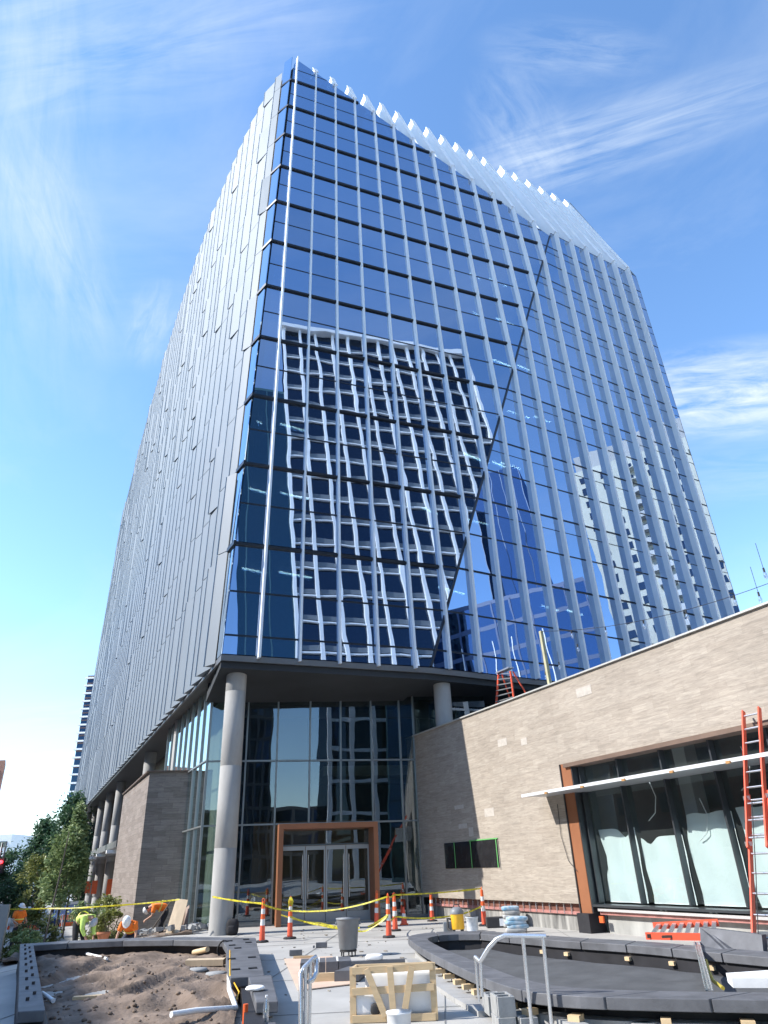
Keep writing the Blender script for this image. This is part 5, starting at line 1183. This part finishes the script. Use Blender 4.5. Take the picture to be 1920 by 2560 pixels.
tree('second light green young tree, taller and slimmer', -18.4, 43.2, gz(-18, 43), 6.7, .85, M_LEAFM, 25, 4500, .11, .30, trunk=.06)
tree('yellowish olive small tree left of the light green one', -20.5, 43.5, gz(-20, 43), 3.9, 1.1, M_LEAFY, 26, 4500, .09, .25, shape='round', trunk=.06)
def shrub(label, x, y, z, h, r, leafm, seed, n=1600, leaf=.06):
    t = thing('shrub', label, 'shrub', (x, y, z), 0, 'shrubs along the planting bed'); m = MB(); rr_ = random.Random(seed)
    for k in range(9):
        a = rr_.uniform(0, 6.28); m.tube([(0, 0, 0), (r*.4*math.cos(a), r*.4*math.sin(a), h*.5), (r*.8*math.cos(a), r*.8*math.sin(a), h*.95)], [.012, .008, .004], 5)
    lpart(m, 'stems', M_BARK, t); lpart(foliage((0, 0, h*.55), r, r*.8, h*.5, n, leaf, seed, leafm, 'round', 18), 'leaves', leafm, t)
for k, (x, y, h, r, lm, lab) in enumerate(((-9.9, 26.2, 1.25, .75, M_LEAFY, 'tall yellow green shrub between the lime shirted worker and the stone block'), (-10.9, 27.5, 1.35, .8, M_LEAFM, 'tallest leafy shrub behind the lime shirted worker'), (-9.2, 25.2, .85, .5, M_LEAFY, 'low yellow green shrub at the foot of the stone block'),
        (-12.2, 26.8, 1.0, .8, M_LEAFS, 'dark shrub just left of the crooked pole'), (-13.4, 27.5, .95, .9, M_LEAFS, 'dark shrub second left of the crooked pole'), (-14.0, 29.4, .8, .7, M_LEAFS, 'dark shrub right of the standing orange worker'), (-12.8, 25.2, .7, .7, M_LEAFS, 'low dark shrub in front of the dark row'), (-11.6, 24.8, .7, .6, M_LEAFM, 'low light shrub at the base of the crooked pole'))):
    shrub(lab, x, y, gz(x, y), h, r, lm, 40+k)
# parked car, van roof, barricades, signal
def car(label, x, y, z, rz, col, scale=1.0):
    t = thing('parked_car', label, 'car', (x, y, z), rz, 'vehicles down the street'); t.scale = (scale,)*3
    prof = [(-2.2, .35), (-2.25, .75), (-1.5, .95), (-.8, 1.42), (.75, 1.45), (1.45, 1.0), (2.2, .85), (2.28, .4)]
    m = MB(); m.hexa([(a, -.85, b) for a, b in prof], (0, 1.7, 0)); lpart(m, 'body', mat('car_'+label.split()[0], col, .25, .3, coat=.5), t, .06)
    m = MB(); g = [(-1.35, .98), (-.75, 1.36), (.68, 1.38), (1.3, 1.0)]; m.hexa([(a, -.87, b) for a, b in g], (0, 1.74, 0)); lpart(m, 'side_window', G_BACK, t)
    m = MB().hexa([(1.5, -.7, 1.02), (1.5, .7, 1.02), (.82, .62, 1.42), (.82, -.62, 1.42)], (.02, 0, .02)); lpart(m, 'windscreen', G_BACK, t)
    for a in (-1.4, 1.4):
        for b in (-.86, .86):
            w = lpart(MB().tube([(a, b-.1, .33), (a, b+.1, .33)], .33, 20), 'wheel', M_RUB, t); h_ = MB().tube([(a, b-.108, .33), (a, b+.108, .33)], .19, 14).build('rim', M_ALU); h_.parent = w
    for b in (-.6, .6): lpart(MB().box((2.25, b, .68), (.06, .35, .13)), 'headlight', M_WHITE, t)
    return t
car('white pickup in the road at the left edge', -30.6, 58, -1.5, R_(116), (.75, .76, .78), 1.15)
car('silver car parked beyond the orange barriers', -26.6, 56.5, -1.5, R_(116), (.45, .47, .50))
car('dark blue car parked under the trees', -24.3, 57, -1.5, R_(116), (.03, .06, .16))
car('grey car parked further along under the light tree', -27.5, 66, -1.5, R_(116), (.25, .27, .3))
def barrier(label, x, y, z, rz):
    t = thing('barricade', label, 'barricade', (x, y, z), rz, 'orange barricades on the street'); lpart(MB().box((0, 0, .75), (1.2, .05, .28)), 'board', mat('barrier_stripe', (.85, .16, .04), .5, vs=3.2, col2=(.8, .75, .7), detail=0, stretch=(1, .1, .1)), t)
    lpart(MB().box((0, 0, .35), (1.2, .05, .2)), 'lower_board', M_ORANGE, t)
    for s in (-.5, .5): lpart(MB().beam((s, -.25, 0), (s, 0, .95), .05, .04).beam((s, .25, 0), (s, 0, .95), .05, .04), 'leg', M_WHITE, t)
for k, (x, y, lab) in enumerate(((-25.6, 50.5, 'striped orange barricade at the left end of its row'), (-24.0, 50.8, 'striped orange barricade second in its row'), (-22.9, 49.0, 'orange barricade third in its row'), (-21.8, 52.0, 'orange barricade under the olive tree'))):
    barrier(lab, x, y, -1.35, .2*k)
for k, (s, o, lab) in enumerate(((24.0, .55, 'red orange board hung in the colonnade nearest the stone block'), (28.5, .55, 'red orange board hung in the middle colonnade bay'), (33.5, .55, 'red orange board hung in the farthest visible colonnade bay'))):
    q = pl([275+(-20*k), 256, 235, 218][k+0] if k < 1 else [275, 236, 220][k], 2218, P0-AN*.35, AN)
    tag(MB().box((q.x, q.y, q.z), (.42, .05, .95), R_(15)).build('hanging_board', M_ORANGE), lab, 'sign board', 'red orange boards in the colonnade')
sg = thing('traffic_signal', 'traffic signal with a lit red lamp at the left edge', 'traffic signal', (-31.6, 60, -1.5))
q = at(3, 2155, 60); MB().box((q.x-.0, 60.2, q.z-.25), (.34, .3, 1.1)).build('signal_head', M_RUB, sg); MB().lathe((q.x, 59.95, q.z), [(.02, -.12), (.12, -.08), (.14, 0), (.12, .08), (.02, .12)], 16).build('red_lamp', emis('red_signal', (1, .02, .03), 6), sg); MB().tube([(q.x-.3, 60.2, -1.5), (q.x-.3, 60.2, 4.4), (q.x, 60.2, 4.4), (q.x, 60.2, 3.3)], .07, 8).build('signal_pole', M_FASCIA, sg)
# grey tarp heap at the left edge, planks and rubble by the bed
tag(blob((-11.9, 21.2, -.25), (1.3, .9, .95), 5, pw=.7).build('covered_heap', M_BIN), 'dark grey covered heap at the left edge beside the standing worker', 'covered pile')
q = at(*(-14, 2285), 24); tag(MB().box((q.x, 24.4, .25), (.45, .1, 1.5), .1).build('pale_sheet', M_CONC), 'pale panel standing at the far left edge above the heap', 'panel')
pot = thing('clay_pot', 'terracotta pot on the rim right of the lime shirted worker', 'pot', (-8.45, 22.6, .02)); lpart(MB().lathe((0, 0, 0), [(.11, 0), (.17, .18), (.19, .19), (.19, .25), (.16, .25), (.12, .05)], 20), 'pot_body', mat('terracotta', (.42, .15, .07), .8, var=.15, vs=5), pot); lpart(MB().lathe((0, 0, .2), [(.15, 0), (.02, .01)], 16), 'pot_soil', M_SOIL, pot)
rr_ = random.Random(8)
rub = MB()
for k in range(60):
    x, y, s = rr_.uniform(-8.6, -6.2), rr_.uniform(24.6, 26.4), rr_.uniform(.04, .14); rub.box((x, y, gz(x, y)+s*.5+.1), (s*1.6, s, s), rr_.uniform(0, 3), rr_.uniform(-.4, .4))
struct(rub.build('rubble', M_BLOCK), 'stuff')
# planting bed soil strip behind the workers
tag(MB().hexa([(-11.5, 23.2, gz(-11, 23)+.05), (-6.4, 24.4, .03), (-7.2, 26.4, .03), (-10.0, 29.2, gz(-10, 29)+.05), (-15, 30, gz(-15, 30)+.05)], (0, 0, .06)).build('planting_bed', M_SOIL), 'bare soil bed where the workers are digging', 'planting bed')
# ================================================================== PEOPLE
def skin(name, verts, edges, radii, m, root=0, sub=1, parent=None):
    me = bpy.data.meshes.new(name); me.from_pydata([tuple(v) for v in verts], edges, []); me.materials.append(m)
    o = bpy.data.objects.new(name, me); scn.collection.objects.link(o)
    sk = o.modifiers.new('skin', 'SKIN'); sk.use_smooth_shade = True
    for i, r in enumerate(radii):
        sv = me.skin_vertices[0].data[i]; sv.radius = (r, r) if not isinstance(r, tuple) else r; sv.use_root = (i == root)
    if sub: s = o.modifiers.new('sub', 'SUBSURF'); s.levels = sub; s.render_levels = sub
    if parent: o.parent = parent
    return o
def person(label, loc, rz, J, shirt, trousers=M_JEAN, hat=M_WHITE, group='construction workers', scale=.93):
    """J: joints in metres, x to the person's left, -y the way they face, z up"""
    t = thing('person', label, 'person', loc, rz, group); t.scale = (scale,)*3
    V = {k: Vector(v) for k, v in J.items() if isinstance(v, tuple)}
    names = ['pelvis', 'waist', 'chest', 'neck', 'head', 'shL', 'elL', 'haL', 'shR', 'elR', 'haR', 'hiL', 'knL', 'anL', 'toL', 'hiR', 'knR', 'anR', 'toR']
    rad = [.12, .115, .135, .052, .085, .055, .040, .028, .055, .040, .028, .085, .058, .040, .034, .085, .058, .040, .034]
    E_ = [(0, 1), (1, 2), (2, 3), (3, 4), (2, 5), (5, 6), (6, 7), (2, 8), (8, 9), (9, 10), (0, 11), (11, 12), (12, 13), (13, 14), (0, 15), (15, 16), (16, 17), (17, 18)]
    vs = [V[n] for n in names]; ed = list(E_); rd_ = list(rad)
    for hand, el_ in (('haL', 'elL'), ('haR', 'elR')):
        d = (V[hand]-V[el_]).normalized(); s = d.cross(Vector((0, 1, 0)));
        if s.length < .2: s = d.cross(Vector((1, 0, 0)))
        s.normalize(); n = s.cross(d); palm = V[hand]+d*.05; vs.append(palm); rd_.append(.030); hi = names.index(hand); pi_ = len(vs)-1; ed.append((hi, pi_))
        for k, ln in enumerate((.062, .07, .066, .052)):
            b0 = palm+s*(.028-.019*k)+d*.012; b1 = b0+d*ln*.55+n*.012; b2 = b1+d*ln*.30+n*.035; i0 = len(vs); vs += [b0, b1, b2]; rd_ += [.010, .009, .008]; ed += [(pi_, i0), (i0, i0+1), (i0+1, i0+2)]
        b0 = palm+s*.034-d*.02; b1 = b0+s*.022+d*.026+n*.01; b2 = b1+d*.024+n*.016; i0 = len(vs); vs += [b0, b1, b2]; rd_ += [.012, .010, .009]; ed += [(pi_, i0), (i0, i0+1), (i0+1, i0+2)]
    skin('body', vs, ed, rd_, M_SKIN, 0, 1, t)
    # head with face, built as one shaped surface
    hd = V['head']; up = (hd-V['neck']).normalized(); fwd = Vector(J.get('face', (0, -1, 0))).normalized(); fwd = (fwd-up*fwd.dot(up)).normalized(); sd = up.cross(fwd)
    n_, k_ = 18, 14; hv = []
    for i in range(k_+1):
        ph = -math.pi/2+math.pi*i/k_
        for j in range(n_):
            th = 2*math.pi*j/n_; f, s, u = math.cos(ph)*math.cos(th), math.cos(ph)*math.sin(th), math.sin(ph)
            rf, rs, ru = .098, .076, .118
            if u < 0: rs *= 1+.28*u; rf *= 1+.12*u
            nose = .022*math.exp(-((s/.22)**2))*math.exp(-(((u+.12)/.2)**2)) if f > 0 else 0
            brow = -.008*math.exp(-(((abs(s)-.36)/.16)**2))*math.exp(-(((u-.08)/.12)**2)) if f > 0 else 0
            mouth = -.004*math.exp(-((s/.25)**2))*math.exp(-(((u+.5)/.06)**2)) if f > 0 else 0
            hv.append(hd+fwd*(f*rf+nose+brow+mouth)+sd*(s*rs)+up*(u*ru+.01))
    o = MB().add(hv, [(i*n_+j, i*n_+(j+1) % n_, (i+1)*n_+(j+1) % n_, (i+1)*n_+j) for i in range(k_) for j in range(n_)], True)
    for s in (-1, 1): o.box(hd+sd*s*.078+up*0, (.018, .03, .05))
    lpart(o, 'face', M_SKIN, t)
    e = MB()
    for s in (-1, 1): e.box(hd+fwd*.088+sd*s*.03+up*.012, (.016, .016, .010))
    lpart(e, 'eyes', M_BLACK, t)
    lpart(MB().add([hd+(Vector(v)-hd)*1.05-fwd*.012 for v in hv], [(i*n_+j, i*n_+(j+1) % n_, (i+1)*n_+(j+1) % n_, (i+1)*n_+j) for i in range(4, k_) for j in range(4, 14)], True), 'hair', M_HAIR, t)
    # shirt, trousers, boots
    sv = ['waist', 'chest', 'neck', 'shL', 'elL', 'shR', 'elR', 'pelvis']; P_ = {k: V[k] for k in sv}
    nk = V['chest'].lerp(V['neck'], .62); wl = V['waist'].lerp(V['pelvis'], .6)
    long_ = J.get('long', False)
    tv = [V['waist'], V['chest'], nk, V['shL'], V['shL'].lerp(V['elL'], .75), V['shR'], V['shR'].lerp(V['elR'], .75), wl]; tr = [(.20, .165), (.225, .175), .085, .098, .080, .098, .080, (.19, .165)]
    te = [(7, 0), (0, 1), (1, 2), (1, 3), (3, 4), (1, 5), (5, 6)]
    if long_:
        tv += [V['elL'], V['elL'].lerp(V['haL'], .8), V['elR'], V['elR'].lerp(V['haR'], .8)]; tr += [.07, .052, .07, .052]; te += [(4, 8), (8, 9), (6, 10), (10, 11)]
    skin('shirt', tv, te, tr, shirt, 1, 2, t)
    skin('trousers', [V['pelvis'], V['waist'].lerp(V['pelvis'], .55), V['hiL'], V['knL'], V['anL']+Vector((0, 0, .04)), V['hiR'], V['knR'], V['anR']+Vector((0, 0, .04))], [(0, 1), (0, 2), (2, 3), (3, 4), (0, 5), (5, 6), (6, 7)], [(.165, .15), (.165, .14), .12, .09, .07, .12, .09, .07], trousers, 0, 2, t)
    for s in 'LR': lpart(MB().tube([V['an'+s]+Vector((0, 0, .03)), V['an'+s].lerp(V['to'+s], .3), V['to'+s]], [.052, .056, .042], 10), 'boot', M_BROWN, t)
    # hard hat
    c = hd+up*.035; m = MB(); rings = []; hs = []
    for i in range(7):
        ph = math.pi/2*i/6; r = math.cos(ph)
        for j in range(20): th = 2*math.pi*j/20; hs.append(c+fwd*(math.cos(th)*r*.135)+sd*(math.sin(th)*r*.112)+up*(math.sin(ph)*.125))
    m.add(hs, [(i*20+j, i*20+(j+1) % 20, (i+1)*20+(j+1) % 20, (i+1)*20+j) for i in range(6) for j in range(20)], True)
    br = [c+fwd*(math.cos(a)*(.135 if k == 0 else (.20 if math.cos(a) > 0 else .15)))+sd*(math.sin(a)*(.112 if k == 0 else .135))+up*(0 if k == 0 else -.006) for k in (0, 1) for a in [2*math.pi*j/20 for j in range(20)]]
    m.add(br, [(j, (j+1) % 20, 20+(j+1) % 20, 20+j) for j in range(20)], True); m.beam(c+fwd*.12+up*.06, c-fwd*.02+up*.132, .02, .012)
    lpart(m, 'hard_hat', hat, t)
    # reflective bands on the back and front of the shirt
    ax = (V['chest']-V['waist']).normalized()
    b = MB(); cen = V['waist'].lerp(V['chest'], .35); s2 = (V['shL']-V['shR']).normalized(); f2 = ax.cross(s2).normalized()
    rg = [[cen+ax*o2+s2*(math.cos(a)*.225)+f2*(math.sin(a)*.19) for a in [2*math.pi*j/24 for j in range(24)]] for o2 in (-.025, .025)]
    b.add(rg[0]+rg[1], [(j, (j+1) % 24, 24+(j+1) % 24, 24+j) for j in range(24)], True); lpart(b, 'reflective_band', mat('band_yellow', (.85, .75, .15), .5), t)
    return t
stand = dict(pelvis=(0, 0, .95), waist=(0, .02, 1.10), chest=(0, .02, 1.35), neck=(0, 0, 1.52), head=(0, -.04, 1.63), face=(.3, -1, -.4), shL=(.20, .02, 1.44), elL=(.28, -.05, 1.16), haL=(.20, -.28, 1.05), shR=(-.20, .02, 1.44), elR=(-.27, -.02, 1.16), haR=(-.18, -.26, 1.02),
             hiL=(.10, 0, .90), knL=(.12, -.04, .50), anL=(.13, .02, .09), toL=(.15, -.16, .04), hiR=(-.10, 0, .90), knR=(-.12, -.02, .50), anR=(-.13, .04, .09), toR=(-.15, -.14, .04))
bend = dict(pelvis=(0, .28, .92), waist=(0, .16, 1.04), chest=(0, -.12, 1.12), neck=(0, -.30, 1.06), head=(0, -.40, .98), face=(0, -.5, -1), shL=(.19, -.16, 1.08), elL=(.22, -.22, .78), haL=(.14, -.34, .52), shR=(-.19, -.16, 1.08), elR=(-.22, -.20, .78), haR=(-.12, -.30, .52),
            hiL=(.10, .26, .88), knL=(.15, .10, .48), anL=(.15, .16, .09), toL=(.17, -.02, .04), hiR=(-.10, .26, .88), knR=(-.15, .12, .48), anR=(-.15, .20, .09), toR=(-.17, .02, .04), long=True)
crouch = dict(pelvis=(0, .30, .52), waist=(0, .20, .66), chest=(0, -.04, .86), neck=(0, -.20, .92), head=(0, -.30, .93), face=(0, -.8, -1), shL=(.20, -.10, .84), elL=(.30, -.20, .56), haL=(.34, -.34, .30), shR=(-.20, -.10, .84), elR=(-.28, -.18, .56), haR=(-.30, -.30, .30),
              hiL=(.11, .28, .50), knL=(.18, -.08, .42), anL=(.16, .14, .10), toL=(.18, -.04, .04), hiR=(-.11, .28, .50), knR=(-.18, -.06, .36), anR=(-.15, .20, .09), toR=(-.16, .02, .04))
q = at(*(54, 2262), 31.0); person('worker in an orange shirt standing at the left edge with a white hard hat', (q.x, 31.0, q.z-1.72*.93), R_(60), stand, M_VEST, M_BLACK, M_WHITE)
q = at(*S8(225, 495), 23.4); person('worker in a lime shirt bent over beside the shrubs', (q.x+.10, 23.4, q.z-1.22*.93), R_(62), bend, M_LIME, M_BLACK, mat('grey_blue_hat', (.45, .50, .55), .4))
q = at(*S8(815, 530), 23.2); person('worker in an orange shirt crouching towards us with a white hard hat', (q.x, 23.2, q.z-1.06*.93), R_(0), crouch, M_VEST, M_JEAN, M_WHITE)
q = at(*S8(1150, 350), 26.4); w4 = person('worker in an orange shirt stooping with a long handled tool by the stone block', (q.x+.05, 26.4, q.z-1.24*.93), R_(-72), dict(bend, haL=(.10, -.42, .66), haR=(-.05, -.30, .74), long=False), M_VEST, M_BLACK, M_WHITE)
a = at(*S8(1300, 365), 26.1); b = at(*S8(1050, 740), 26.1); sh_ = thing('shovel', 'long handled shovel held by the stooping orange worker', 'shovel', b)
MB().tube([a, b], .022, 8).build('handle', M_BARK, sh_); MB().hexa([b+Vector((-.1, 0, .06)), b+Vector((.1, 0, .06)), b+Vector((.08, 0, -.2)), b+Vector((-.08, 0, -.2))], (0, .012, 0)).build('blade', M_ALU, sh_)
q = at(63, 2235, 52); person('distant worker in orange by the barricades', (q.x, 52, -1.5), R_(20), stand, M_VEST, M_BLACK, M_WHITE, scale=1.0)
q = at(92, 2240, 56); person('distant worker in orange beside a blue car', (q.x, 56, -1.5), R_(-40), dict(stand), M_VEST, M_JEAN, M_WHITE, scale=1.0)
